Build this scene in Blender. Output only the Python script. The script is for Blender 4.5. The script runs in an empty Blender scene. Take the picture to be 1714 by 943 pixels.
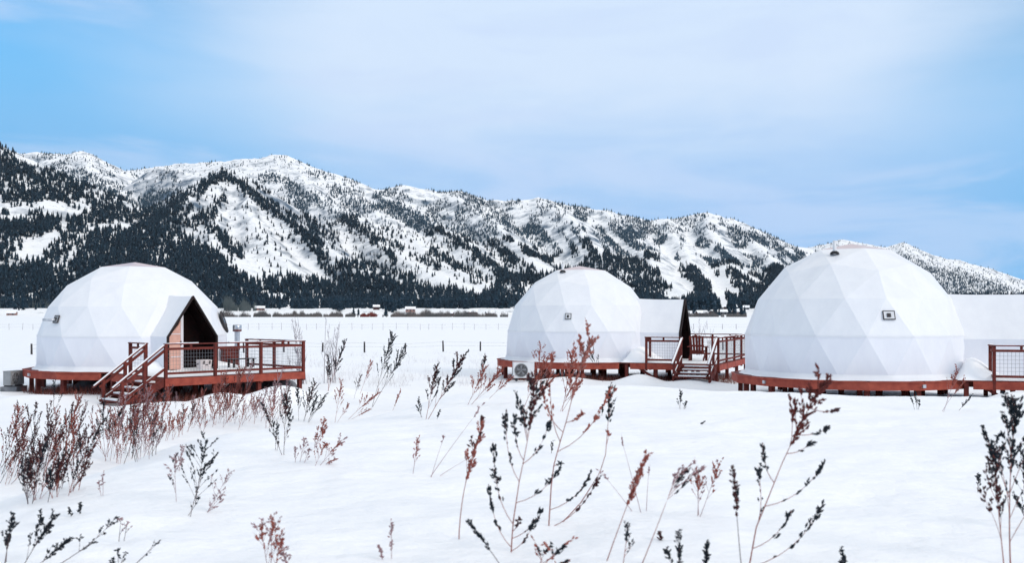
import bpy, math, random
import numpy as np
from mathutils import Vector

random.seed(7)
RNG = np.random.default_rng(11)
scene = bpy.context.scene
col = scene.collection
R = math.radians

# ------------------------------------------------------------------ camera, sky, sun, exposure
EYE = 2.8
F = 1666.4                                   # focal length in photograph pixels (35 mm lens, 1714 px wide)
CX, HZ = 857.0, 526.0                        # image centre column, horizon row
cam_d = bpy.data.cameras.new('camera')
cam = bpy.data.objects.new('camera', cam_d)
col.objects.link(cam)
cam.location = (0, 0, EYE)
cam.rotation_euler = (R(90), 0, 0)
cam_d.lens = 35
cam_d.sensor_width = 36
cam_d.shift_y = (HZ - 471.5) / 1714.0
cam_d.clip_start = 0.1
cam_d.clip_end = 40000
cam_d.dof.use_dof = True
cam_d.dof.focus_distance = 34
cam_d.dof.aperture_fstop = 2.6
scene.camera = cam

SUN_EL, SUN_AZ = R(30), R(128)               # azimuth measured from +Y (view direction) towards +X
HAZE = 1.0e-5
SKY_TINT = (.50, 1.18, 1.48)
world = bpy.data.worlds.new('World')
scene.world = world
world.use_nodes = True
wn, wl = world.node_tree.nodes, world.node_tree.links
wn.clear()
def wnode(t, **kw):
    n = wn.new(t)
    for k, v in kw.items():
        setattr(n, k, v)
    return n
def wmath(op, a, b=None, c=None, clamp=False):
    n = wnode('ShaderNodeMath', operation=op, use_clamp=clamp)
    for i, v in enumerate((a, b, c)):
        if v is None: continue
        if isinstance(v, (int, float)): n.inputs[i].default_value = v
        else: wl.new(v, n.inputs[i])
    return n.outputs[0]
def wmix(f, a, b, mode='MIX'):
    n = wnode('ShaderNodeMix', data_type='RGBA', blend_type=mode)
    for sock, v in ((n.inputs[0], f), (n.inputs[6], a), (n.inputs[7], b)):
        if isinstance(v, (int, float)): sock.default_value = v
        elif isinstance(v, tuple): sock.default_value = (*v, 1)
        else: wl.new(v, sock)
    return n.outputs[2]
sky = wnode('ShaderNodeTexSky', sky_type='NISHITA')
sky.sun_disc = False
sky.sun_elevation = SUN_EL
sky.sun_rotation = SUN_AZ
sky.air_density = 1.0
sky.dust_density = 0.3
tc = wnode('ShaderNodeTexCoord')
sep = wnode('ShaderNodeSeparateXYZ'); wl.new(tc.outputs['Generated'], sep.inputs[0])
dx, dy, dz = sep.outputs
az = wmath('ARCTAN2', dx, dy)
mp = wnode('ShaderNodeMapping'); wl.new(tc.outputs['Generated'], mp.inputs[0])
mp.inputs['Scale'].default_value = (1.0, 1.0, 4.2)
mp.inputs['Rotation'].default_value = (0, R(7), 0)
def wnoise(scale, detail, rough, dist, off):
    m2 = wnode('ShaderNodeVectorMath', operation='ADD'); wl.new(mp.outputs[0], m2.inputs[0])
    m2.inputs[1].default_value = off
    n = wnode('ShaderNodeTexNoise'); wl.new(m2.outputs[0], n.inputs['Vector'])
    n.inputs['Scale'].default_value = scale; n.inputs['Detail'].default_value = detail
    n.inputs['Roughness'].default_value = rough; n.inputs['Distortion'].default_value = dist
    return n.outputs['Fac']
n_big = wnoise(2.3, 5, .5, .35, (3.1, 0, 1.7))
n_fine = wnoise(6.5, 7, .58, .5, (0.4, 2.2, 5.0))
bank = wmath('MULTIPLY_ADD', wmath('COSINE', wmath('MULTIPLY_ADD', az, 5.4, -0.45)), 0.5, 0.5)
hi = wmath('SMOOTH_MIN', wmath('MULTIPLY', dz, 1.3), 1.0, .2)
bank = wmath('MULTIPLY_ADD', hi, 0.6, bank)
cl = wmath('ADD', wmath('MULTIPLY_ADD', n_big, 1.3, -0.65), wmath('MULTIPLY_ADD', n_fine, .45, -0.225))
pale = wmath('MULTIPLY_ADD', bank, 1.0, wmath('MULTIPLY_ADD', cl, .45, .02))
ramp = wnode('ShaderNodeMapRange', interpolation_type='SMOOTHSTEP'); wl.new(pale, ramp.inputs[0])
ramp.inputs[1].default_value = .14; ramp.inputs[2].default_value = .92
# wispy cloud layer low over the mountains
n_wisp = wnoise(3.4, 6, .55, .6, (7.7, 1.3, 0.2))
wisp = wnode('ShaderNodeMapRange', interpolation_type='SMOOTHSTEP'); wl.new(n_wisp, wisp.inputs[0])
wisp.inputs[1].default_value = .50; wisp.inputs[2].default_value = .66; wisp.inputs[4].default_value = .5
blue = wmix(1.0, sky.outputs[0], SKY_TINT, 'MULTIPLY')
lowb = wnode('ShaderNodeMapRange', interpolation_type='SMOOTHSTEP'); wl.new(dz, lowb.inputs[0])
lowb.inputs[1].default_value = .33; lowb.inputs[2].default_value = .15
blue = wmix(lowb.outputs[0], blue, (1.8, 4.8, 8.3))
lowr = wnode('ShaderNodeMapRange', interpolation_type='SMOOTHSTEP')
wl.new(wmath('MULTIPLY_ADD', n_fine, -0.10, dz), lowr.inputs[0])
lowr.inputs[1].default_value = 0.03; lowr.inputs[2].default_value = 0.19
cloud = wmix(lowr.outputs[0], (3.3, 5.5, 8.6), (6.2, 7.5, 9.3))
high = wnode('ShaderNodeMapRange', interpolation_type='SMOOTHSTEP'); wl.new(dz, high.inputs[0])
high.inputs[1].default_value = .30; high.inputs[2].default_value = .70
cloud = wmix(high.outputs[0], cloud, (9.5, 9.6, 9.5))
skycol = wmix(ramp.outputs[0], blue, cloud)
skycol = wmix(wisp.outputs[0], skycol, (5.5, 6.8, 9.1))
bg = wnode('ShaderNodeBackground'); wl.new(skycol, bg.inputs[0])
bg.inputs[1].default_value = 0.1
wo = wnode('ShaderNodeOutputWorld'); wl.new(bg.outputs[0], wo.inputs[0])

sun_d = bpy.data.lights.new('sun', 'SUN')
sun_d.energy = 1.4
sun_d.angle = R(20)
sun_d.color = (1.0, 0.90, 0.80)
sun = bpy.data.objects.new('sun', sun_d); col.objects.link(sun)
sd = Vector((math.sin(SUN_AZ) * math.cos(SUN_EL), math.cos(SUN_AZ) * math.cos(SUN_EL), math.sin(SUN_EL)))
sun.rotation_euler = (-sd).to_track_quat('-Z', 'Y').to_euler()
sun.location = sd * 60

vs = scene.view_settings
vs.view_transform = 'Standard'; vs.look = 'None'; vs.exposure = 0.15; vs.gamma = 1.0
vs.use_curve_mapping = False
scene.render.engine = 'CYCLES'
scene.render.resolution_x, scene.render.resolution_y = 1024, 564

# ------------------------------------------------------------------ numpy noise
_perm = np.random.default_rng(3).permutation(512)
_perm = np.concatenate([_perm, _perm, _perm])
_grad = np.random.default_rng(5).normal(size=(512, 2)); _grad /= np.linalg.norm(_grad, axis=1)[:, None]
def perlin(x, y):
    x = np.asarray(x, float); y = np.asarray(y, float)
    xi = np.floor(x).astype(int); yi = np.floor(y).astype(int)
    xf = x - xi; yf = y - yi
    u = xf * xf * xf * (xf * (xf * 6 - 15) + 10); v = yf * yf * yf * (yf * (yf * 6 - 15) + 10)
    def g(ix, iy, fx, fy):
        h = _perm[(_perm[ix & 511] + iy) & 511]
        return _grad[h, 0] * fx + _grad[h, 1] * fy
    a = g(xi, yi, xf, yf); b = g(xi + 1, yi, xf - 1, yf)
    c = g(xi, yi + 1, xf, yf - 1); d = g(xi + 1, yi + 1, xf - 1, yf - 1)
    return (a * (1 - u) + b * u) * (1 - v) + (c * (1 - u) + d * u) * v
def fbm(x, y, oct=4, gain=.5):
    s = 0; a = 1.0
    for i in range(oct):
        s = s + a * perlin(x * 2 ** i + 17.3 * i, y * 2 ** i - 9.1 * i); a *= gain
    return s
def ridged(x, y, oct=4, gain=.5):
    s = 0; a = 1.0
    for i in range(oct):
        s = s + a * (1 - 2 * np.abs(perlin(x * 2 ** i + 3.7 * i, y * 2 ** i + 5.3 * i))); a *= gain
    return s
def sstep(a, b, x):
    t = np.clip((x - a) / (b - a), 0, 1)
    return t * t * (3 - 2 * t)

# ------------------------------------------------------------------ materials
def mat(name, color, rough=.7, var=None, nscale=8, bump=0, bscale=40, metal=0, spec=.3, alpha=None, coords='Object', stretch=(1, 1, 1), detail=4):
    m = bpy.data.materials.new(name); m.use_nodes = True
    nt = m.node_tree; N, L = nt.nodes, nt.links
    b = N['Principled BSDF']
    b.inputs['Base Color'].default_value = (*color, 1)
    b.inputs['Roughness'].default_value = rough
    b.inputs['Metallic'].default_value = metal
    b.inputs['Specular IOR Level'].default_value = spec
    if var or bump:
        t = N.new('ShaderNodeTexCoord'); mpn = N.new('ShaderNodeMapping')
        L.new(t.outputs[coords], mpn.inputs[0]); mpn.inputs['Scale'].default_value = stretch
    if var:
        n = N.new('ShaderNodeTexNoise'); L.new(mpn.outputs[0], n.inputs['Vector'])
        n.inputs['Scale'].default_value = nscale; n.inputs['Detail'].default_value = detail; n.inputs['Roughness'].default_value = .62
        mr = N.new('ShaderNodeMapRange'); L.new(n.outputs['Fac'], mr.inputs[0])
        mr.inputs[1].default_value = .33; mr.inputs[2].default_value = .67
        mx = N.new('ShaderNodeMix'); mx.data_type = 'RGBA'
        L.new(mr.outputs[0], mx.inputs[0])
        mx.inputs[6].default_value = (*color, 1); mx.inputs[7].default_value = (*var, 1)
        L.new(mx.outputs[2], b.inputs['Base Color'])
    if bump:
        n2 = N.new('ShaderNodeTexNoise'); L.new(mpn.outputs[0], n2.inputs['Vector'])
        n2.inputs['Scale'].default_value = bscale; n2.inputs['Detail'].default_value = 5
        bp = N.new('ShaderNodeBump'); L.new(n2.outputs['Fac'], bp.inputs['Height'])
        bp.inputs['Strength'].default_value = bump; bp.inputs['Distance'].default_value = .02
        L.new(bp.outputs[0], b.inputs['Normal'])
    return m

def snow_material(name, grains=True):
    m = mat(name, (.90, .905, .92), .55, var=(.86, .87, .90), nscale=.8, spec=.25)
    nt = m.node_tree; N, L = nt.nodes, nt.links; b = N['Principled BSDF']
    t = N.new('ShaderNodeTexCoord')
    mpn = N.new('ShaderNodeMapping'); L.new(t.outputs['Object'], mpn.inputs[0])
    mpn.inputs['Scale'].default_value = (.8, 1.25, 1.0); mpn.inputs['Rotation'].default_value = (0, 0, R(18))
    n1 = N.new('ShaderNodeTexNoise'); L.new(mpn.outputs[0], n1.inputs['Vector'])
    n1.inputs['Scale'].default_value = 3.4; n1.inputs['Detail'].default_value = 6; n1.inputs['Roughness'].default_value = .6
    n2 = N.new('ShaderNodeTexNoise'); L.new(t.outputs['Object'], n2.inputs['Vector'])
    n2.inputs['Scale'].default_value = 90; n2.inputs['Detail'].default_value = 2
    b1 = N.new('ShaderNodeBump'); L.new(n1.outputs['Fac'], b1.inputs['Height'])
    b1.inputs['Strength'].default_value = .55; b1.inputs['Distance'].default_value = .10
    b2 = N.new('ShaderNodeBump'); L.new(n2.outputs['Fac'], b2.inputs['Height'])
    b2.inputs['Strength'].default_value = .35; b2.inputs['Distance'].default_value = .008
    L.new(b1.outputs[0], b2.inputs['Normal']); L.new(b2.outputs[0], b.inputs['Normal'])
    b.inputs['Subsurface Weight'].default_value = 0.0
    return m

M = {}
M['snow'] = snow_material('snow')
M['snow_piece'] = mat('snow_piece', (.90, .905, .92), .6, bump=.4, bscale=14)
M['wood'] = mat('red_stained_wood', (.165, .029, .020), .75, var=(.085, .014, .011), nscale=5, bump=.3, bscale=30, stretch=(1, 1, 1))
M['wood_sunlit'] = mat('red_stained_fascia', (.36, .075, .046), .75, var=(.24, .042, .028), nscale=4, bump=.3, bscale=30)  # same red stain, painted lighter for the sun on the fascia boards
M['tunnel_shade'] = mat('painted_tunnel_shade', (.004, .003, .003), .9, var=(.012, .003, .003), nscale=6, spec=.1)  # almost black so the tunnel inside looks unlit; shade put into the colour
M['trim'] = mat('dark_trim', (.022, .008, .008), .7, var=(.010, .006, .006), nscale=10)
M['fabric'] = mat('dome_fabric', (.80, .805, .825), .48, var=(.755, .762, .79), nscale=2.2, bump=.32, bscale=6, spec=.35, stretch=(1, 1, .5))
M['fabric_wall'] = mat('dome_fabric_lower', (.80, .81, .85), .55, var=(.76, .77, .82), nscale=3, bump=.25, bscale=6, stretch=(1, 1, .4))
M['skylight'] = mat('skylight_film', (.62, .50, .50), .35, var=(.55, .44, .45), nscale=5)
M['steel'] = mat('galvanised_steel', (.55, .58, .62), .35, metal=.8, var=(.42, .45, .5), nscale=10)
M['wire'] = mat('wire', (.22, .22, .24), .5, metal=.4)
M['black'] = mat('black_rubber', (.012, .013, .016), .6)
M['glass'] = mat('dark_glass', (.02, .03, .04), .08, spec=.6)
M['ac'] = mat('white_enamel', (.70, .70, .71), .4, var=(.62, .63, .65), nscale=6)
M['ac_grey'] = mat('grey_enamel', (.30, .31, .32), .5, var=(.24, .25, .26), nscale=6)
M['door'] = mat('door_leaf', (.72, .42, .33), .5, var=(.62, .34, .27), nscale=6)
M['jamb'] = mat('door_jamb', (.72, .68, .70), .5)
M['cooler'] = mat('cooler_plastic', (.68, .60, .58), .45)
M['rock'] = mat('grey_rock', (.20, .21, .23), .85, var=(.10, .11, .12), nscale=3, bump=.8, bscale=6)
M['post'] = mat('weathered_post', (.035, .035, .04), .8, var=(.07, .06, .06), nscale=12)
M['stem_red'] = mat('stem_red', (.30, .085, .06), .8, var=(.20, .05, .04), nscale=20)
M['stem_dark'] = mat('stem_dark', (.05, .035, .04), .8, var=(.10, .05, .05), nscale=20)
M['stem_pale'] = mat('stem_pale', (.42, .33, .35), .8, var=(.34, .22, .22), nscale=20)
M['seed_dark'] = mat('seed_dark', (.005, .012, .018), .85, var=(.016, .020, .028), nscale=30)
M['seed_red'] = mat('seed_red', (.16, .032, .025), .85, var=(.07, .015, .015), nscale=30)
M['seed_rust'] = mat('seed_rust', (.33, .10, .07), .85, var=(.22, .055, .045), nscale=30)
M['seed_dust'] = mat('seed_dust', (.38, .17, .14), .85, var=(.25, .08, .065), nscale=30)
M['seed_pale'] = mat('seed_pale', (.34, .22, .23), .85, var=(.24, .14, .15), nscale=30)
M['seed_maroon'] = mat('seed_maroon', (.07, .014, .014), .85, var=(.03, .012, .016), nscale=30)
M['twig'] = mat('bare_twig', (.24, .22, .25), .8, var=(.34, .30, .32), nscale=8)
M['bark'] = mat('bark', (.06, .045, .04), .9, var=(.03, .025, .025), nscale=2)
M['thicket'] = mat('thicket', (.07, .085, .095), .9, var=(.15, .125, .12), nscale=.05, coords='Object')
M['aspen'] = mat('aspen_stand', (.06, .085, .095), .9, var=(.10, .12, .125), nscale=.03)
M['red_bush'] = mat('red_bush', (.22, .055, .04), .9, var=(.14, .03, .03), nscale=.2)
M['grass_red'] = mat('grass_red', (.24, .085, .06), .9, var=(.13, .03, .028), nscale=1.2)
M['grass_pale'] = mat('grass_pale', (.62, .60, .62), .9, var=(.48, .46, .49), nscale=1.2)
M['cabin'] = mat('cabin_wall', (.10, .045, .035), .8, var=(.06, .03, .03), nscale=.2)
M['cabin_pale'] = mat('cabin_wall_pale', (.34, .20, .17), .8, var=(.26, .16, .14), nscale=.2)
M['cabin_grey'] = mat('cabin_wall_grey', (.13, .13, .14), .8, var=(.09, .09, .10), nscale=.2)

def conifer_mat(name, c1, c2, snowc, lo, hi, sc):
    m = bpy.data.materials.new(name); m.use_nodes = True
    N, L = m.node_tree.nodes, m.node_tree.links; b = N['Principled BSDF']
    b.inputs['Roughness'].default_value = .9; b.inputs['Specular IOR Level'].default_value = .1
    g = N.new('ShaderNodeNewGeometry')
    mx = N.new('ShaderNodeMix'); mx.data_type = 'RGBA'; L.new(g.outputs['Random Per Island'], mx.inputs[0])
    mx.inputs[6].default_value = (*c1, 1); mx.inputs[7].default_value = (*c2, 1)
    n = N.new('ShaderNodeTexNoise'); L.new(g.outputs['Position'], n.inputs['Vector'])
    n.inputs['Scale'].default_value = sc; n.inputs['Detail'].default_value = 3
    mr = N.new('ShaderNodeMapRange'); L.new(n.outputs['Fac'], mr.inputs[0])
    mr.inputs[1].default_value = lo; mr.inputs[2].default_value = hi; mr.inputs[4].default_value = .7
    m2 = N.new('ShaderNodeMix'); m2.data_type = 'RGBA'; L.new(mr.outputs[0], m2.inputs[0])
    L.new(mx.outputs[2], m2.inputs[6]); m2.inputs[7].default_value = (*snowc, 1)
    L.new(m2.outputs[2], b.inputs['Base Color'])
    return m
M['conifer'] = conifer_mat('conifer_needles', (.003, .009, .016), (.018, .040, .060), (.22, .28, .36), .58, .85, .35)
M['conifer_hazed'] = conifer_mat('conifer_needles_hazed', (.016, .040, .064), (.048, .088, .125), (.30, .37, .45), .56, .82, .25)  # distant needles paled and blued, air haze painted into their colour

def mountain_mat(name, rockc, thresh_lo, thresh_hi, speck):
    m = bpy.data.materials.new(name); m.use_nodes = True
    N, L = m.node_tree.nodes, m.node_tree.links; b = N['Principled BSDF']
    b.inputs['Roughness'].default_value = .8; b.inputs['Specular IOR Level'].default_value = .15
    g = N.new('ShaderNodeNewGeometry')
    s = N.new('ShaderNodeSeparateXYZ'); L.new(g.outputs['Normal'], s.inputs[0])
    n = N.new('ShaderNodeTexNoise'); L.new(g.outputs['Position'], n.inputs['Vector'])
    n.inputs['Scale'].default_value = .018; n.inputs['Detail'].default_value = 9; n.inputs['Roughness'].default_value = .68
    a = N.new('ShaderNodeMath'); a.operation = 'MULTIPLY_ADD'; L.new(n.outputs['Fac'], a.inputs[0])
    a.inputs[1].default_value = -.55; L.new(s.outputs[2], a.inputs[2])
    mr = N.new('ShaderNodeMapRange'); L.new(a.outputs[0], mr.inputs[0])
    mr.inputs[1].default_value = thresh_lo; mr.inputs[2].default_value = thresh_hi
    # scattered scrub, too far off to tell apart
    n3 = N.new('ShaderNodeTexNoise'); L.new(g.outputs['Position'], n3.inputs['Vector'])
    n3.inputs['Scale'].default_value = .06; n3.inputs['Detail'].default_value = 5; n3.inputs['Roughness'].default_value = .75
    mr3 = N.new('ShaderNodeMapRange'); L.new(n3.outputs['Fac'], mr3.inputs[0])
    mr3.inputs[1].default_value = .56; mr3.inputs[2].default_value = .70; mr3.inputs[4].default_value = speck
    mx = N.new('ShaderNodeMix'); mx.data_type = 'RGBA'; L.new(mr.outputs[0], mx.inputs[0])
    mx.inputs[6].default_value = (*rockc, 1); mx.inputs[7].default_value = (.90, .905, .915, 1)
    m2 = N.new('ShaderNodeMix'); m2.data_type = 'RGBA'; L.new(mr3.outputs[0], m2.inputs[0])
    L.new(mx.outputs[2], m2.inputs[6]); m2.inputs[7].default_value = (.075, .12, .17, 1)
    L.new(m2.outputs[2], b.inputs['Base Color'])
    bp = N.new('ShaderNodeBump'); L.new(n.outputs['Fac'], bp.inputs['Height'])
    bp.inputs['Strength'].default_value = .6; bp.inputs['Distance'].default_value = 12
    L.new(bp.outputs[0], b.inputs['Normal'])
    return m
M['mountain'] = mountain_mat('snowy_mountain', (.10, .145, .20), .44, .63, .65)

# ------------------------------------------------------------------ helpers
def P(px, py, Y):
    return ((px - CX) / F * Y, Y, EYE - (py - HZ) / F * Y)
def pix(x, y, z):
    return CX + F * x / y, HZ + F * (EYE - z) / y

def mesh_obj(name, verts, faces, material, parent=None, smooth=False, sharp=None):
    me = bpy.data.meshes.new(name)
    me.from_pydata([tuple(v) for v in verts], [], faces)
    if smooth: me.shade_smooth()
    me.materials.append(material)
    o = bpy.data.objects.new(name, me); col.objects.link(o)
    if parent is not None: o.parent = parent
    return o
def big_mesh(name, V, T, material):
    """V (n,3) float, T (m,3) int arrays"""
    me = bpy.data.meshes.new(name)
    me.vertices.add(len(V)); me.vertices.foreach_set('co', np.ascontiguousarray(V, dtype=np.float32).ravel())
    k = T.shape[1]
    me.loops.add(T.size); me.loops.foreach_set('vertex_index', np.ascontiguousarray(T, dtype=np.int32).ravel())
    me.polygons.add(len(T))
    me.polygons.foreach_set('loop_start', np.arange(0, T.size, k, dtype=np.int32))
    me.update(calc_edges=True); me.validate()
    me.materials.append(material)
    o = bpy.data.objects.new(name, me); col.objects.link(o)
    return o
def tag(o, label=None, cat=None, group=None, kind=None):
    if label: o['label'] = label
    if cat: o['category'] = cat
    if group: o['group'] = group
    if kind: o['kind'] = kind
    return o
def thing(name, label, cat, loc, group=None):
    o = bpy.data.objects.new(name, None); col.objects.link(o)
    o.location = loc; o.empty_display_size = .3
    return tag(o, label, cat, group)
def wloc(o):
    v = Vector((0, 0, 0))
    while o is not None:
        v += o.location; o = o.parent
    return v

class MB:
    def __init__(s): s.v = []; s.f = []
    def add(s, vs, fs):
        b = len(s.v); s.v += [Vector(v) for v in vs]; s.f += [tuple(i + b for i in f) for f in fs]
    def bar(s, p0, p1, w, h, up=(0, 0, 1), ext=0):
        p0, p1 = Vector(p0), Vector(p1); d = (p1 - p0).normalized()
        p0 = p0 - d * ext; p1 = p1 + d * ext
        up = Vector(up)
        if abs(d.dot(up)) > .98: up = Vector((1, 0, 0))
        sx = d.cross(up).normalized(); uz = sx.cross(d).normalized()
        vs = []
        for p in (p0, p1):
            for a, b in ((-1, -1), (1, -1), (1, 1), (-1, 1)):
                vs.append(p + sx * a * w / 2 + uz * b * h / 2)
        s.add(vs, [(0, 1, 2, 3), (7, 6, 5, 4), (0, 4, 5, 1), (1, 5, 6, 2), (2, 6, 7, 3), (3, 7, 4, 0)])
        return s
    def post(s, x, y, z0, z1, w, ang=0, w2=None):
        w2 = w2 or w; c, sn = math.cos(ang), math.sin(ang)
        vs = []
        for z in (z0, z1):
            for a, b in ((-1, -1), (1, -1), (1, 1), (-1, 1)):
                X, Y = a * w / 2, b * w2 / 2
                vs.append((x + X * c - Y * sn, y + X * sn + Y * c, z))
        s.add(vs, [(3, 2, 1, 0), (4, 5, 6, 7), (0, 1, 5, 4), (1, 2, 6, 5), (2, 3, 7, 6), (3, 0, 4, 7)])
        return s
    def tube(s, pts, rads, n=5, cap=True):
        pts = [Vector(p) for p in pts]
        rings = []
        b = len(s.v)
        for i, p in enumerate(pts):
            d = (pts[min(i + 1, len(pts) - 1)] - pts[max(i - 1, 0)]).normalized()
            a = Vector((0, 0, 1)) if abs(d.z) < .9 else Vector((1, 0, 0))
            e1 = d.cross(a).normalized(); e2 = d.cross(e1).normalized()
            r = rads[i] if isinstance(rads, (list, tuple)) else rads
            for k in range(n):
                t = 2 * math.pi * k / n
                s.v.append(p + e1 * math.cos(t) * r + e2 * math.sin(t) * r)
        for i in range(len(pts) - 1):
            for k in range(n):
                a0 = b + i * n + k; a1 = b + i * n + (k + 1) % n
                s.f.append((a0, a1, a1 + n, a0 + n))
        if cap:
            s.f.append(tuple(b + k for k in reversed(range(n))))
            s.f.append(tuple(b + (len(pts) - 1) * n + k for k in range(n)))
        return s
    def lathe(s, c, prof, n=16):
        """prof: (r,z) list, about vertical axis through c"""
        b = len(s.v)
        for r, z in prof:
            for k in range(n):
                t = 2 * math.pi * k / n
                s.v.append(Vector((c[0] + r * math.cos(t), c[1] + r * math.sin(t), c[2] + z)))
        for i in range(len(prof) - 1):
            for k in range(n):
                a0 = b + i * n + k; a1 = b + i * n + (k + 1) % n
                s.f.append((a0, a1, a1 + n, a0 + n))
        return s
    def seed(s, p, r, d=None, el=1.6):
        p = Vector(p); d = (Vector(d) if d is not None else Vector((random.gauss(0, 1), random.gauss(0, 1), random.gauss(0, 1)))).normalized()
        a = Vector((0, 0, 1)) if abs(d.z) < .9 else Vector((1, 0, 0))
        e1 = d.cross(a).normalized(); e2 = d.cross(e1)
        vs = [p - d * r * el, p + d * r * el] + [p + (e1 * math.cos(t) + e2 * math.sin(t)) * r * random.uniform(.75, 1.25) for t in (0, 2.1, 4.2)]
        s.add(vs, [(0, 3, 2), (0, 4, 3), (0, 2, 4), (1, 2, 3), (1, 3, 4), (1, 4, 2)])
    def build(s, name, material, parent=None, smooth=False, kind=None):
        off = wloc(parent) if parent is not None else Vector((0, 0, 0))
        o = mesh_obj(name, [v - off for v in s.v], s.f, material, parent, smooth)
        if kind: o['kind'] = kind
        return o

# ------------------------------------------------------------------ the ground: valley floor, raised snow bank, mounds
BANK = np.array([(-4.75, -30), (-4.75, 4), (-4.7, 8.5), (-4.5, 12), (-4.15, 14.6), (-3.2, 15.9), (-2.5, 16.6), (-1.8, 18.9),
                 (-1.1, 21.3), (0.0, 23.2), (2, 23.0), (5, 21.6), (8, 20.8), (12, 20.4), (18, 20.4), (45, 24), (45, -30)], float)
def bank_sd(x, y):
    """signed distance to the bank outline, positive inside"""
    best = np.full(np.shape(x), 1e9); inside = np.zeros(np.shape(x), bool)
    n = len(BANK)
    for i in range(n):
        a = BANK[i]; b = BANK[(i + 1) % n]
        ab = b - a
        t = np.clip(((x - a[0]) * ab[0] + (y - a[1]) * ab[1]) / (ab @ ab), 0, 1)
        d = np.hypot(x - a[0] - t * ab[0], y - a[1] - t * ab[1])
        best = np.minimum(best, d)
        cond = ((a[1] > y) != (b[1] > y))
        with np.errstate(divide='ignore', invalid='ignore'):
            xi = (b[0] - a[0]) * (y - a[1]) / (b[1] - a[1] + 1e-12) + a[0]
        inside ^= cond & (x < xi)
    return np.where(inside, best, -best)
MOUNDS = [(-7.3, 31.4, 1.15, .62, .55), (-8.9, 30.6, 1.0, .6, .40), (-10.3, 29.6, 1.2, .6, .22), (-6.0, 32.8, 1.3, .9, .42),
          (5.0, 39.6, .9, .6, .42), (2.2, 40.3, 1.2, .7, .28), (7.0, 38.6, 1.2, .6, .25), (-15.5, 32.2, 1.6, .8, .18),
          (14.6, 28.7, 1.1, .6, .5), (16.4, 28.0, 1.3, .6, .45), (10.5, 28.4, 3.0, .8, .28), (-17.6, 33.0, .9, .7, .2)]
def G(x, y):
    x = np.asarray(x, float); y = np.asarray(y, float)
    z = 0.0
    wob = .35 * perlin(x * .35, y * .35)
    for ox, oy in ((0, 0), (.8, .2), (-.8, -.2), (.2, -1.2), (-.2, 1.2)):
        z = z + .24 * sstep(-3.6, 1.2, bank_sd(x + ox, y + oy) + wob)
    rr = np.hypot(x, y)
    near = 1 - sstep(60, 160, rr)
    z = z + near * (.10 * perlin(x * .16 + 4, y * .16) + .075 * perlin(x * .5, y * .5 + 9))
    drift = 1 - sstep(14, 40, rr)
    z = z + drift * (.045 * ridged(x * .42 + .3 * y, y * 1.05 - .25 * x, 3, .5) - .02)
    z = z + (1 - sstep(10, 26, rr)) * (.022 * fbm(x * 1.9, y * 1.9 + 4, 3, .55) + .03 * np.clip(fbm(x * .8 + 31, y * .8, 2) - .15, 0, 1))
    z = z + (1 - near) * .22 * perlin(x * .01, y * .01)* (1 - sstep(500, 850, rr))
    for mx, my, sx, sy, h in MOUNDS:
        z = z + h * np.exp(-((x - mx) / sx) ** 2 - ((y - my) / sy) ** 2)
    # camera foot area stays clear
    return z
def Gf(x, y): return float(G(np.array([x]), np.array([y]))[0])
def ground_hit(px, py):
    Ys = np.concatenate([np.arange(2.0, 60, .05), np.arange(60, 300, .5)])
    xs = (px - CX) / F * Ys; zs = EYE - (py - HZ) / F * Ys
    g = G(xs, Ys)
    i = np.argmax(zs <= g)
    return float(xs[i]), float(Ys[i]), float(g[i])

def build_ground():
    rs = np.concatenate([[0.0], np.geomspace(.6, 3, 10), np.arange(3.15, 29.9, .15), np.geomspace(30.05, 140, 150), np.geomspace(142, 14000, 70)])
    fr = np.radians(np.arange(-42, 42.01, .28))
    back = np.radians(np.arange(45, 316, 3.0))
    ths = np.concatenate([fr, back])                 # from +Y towards +X
    RR, TT = np.meshgrid(rs, ths, indexing='ij')
    X = RR * np.sin(TT); Y = RR * np.cos(TT)
    Z = G(X, Y)
    Z = np.where(RR > 1250, -3.0 * sstep(1250, 1500, RR), Z)
    nt = len(ths)
    V = np.stack([X, Y, Z], -1).reshape(-1, 3)
    idx = np.arange(len(rs) * nt).reshape(len(rs), nt)
    a = idx[:-1]; b = idx[1:]
    q = np.stack([a, np.roll(a, -1, 1), np.roll(b, -1, 1), b], -1).reshape(-1, 4)
    q = q[:, ::-1]
    o = big_mesh('snow_ground', V, q, M['snow'])
    o.data.shade_smooth()
    tag(o, kind='structure')
    return o
build_ground()

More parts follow.
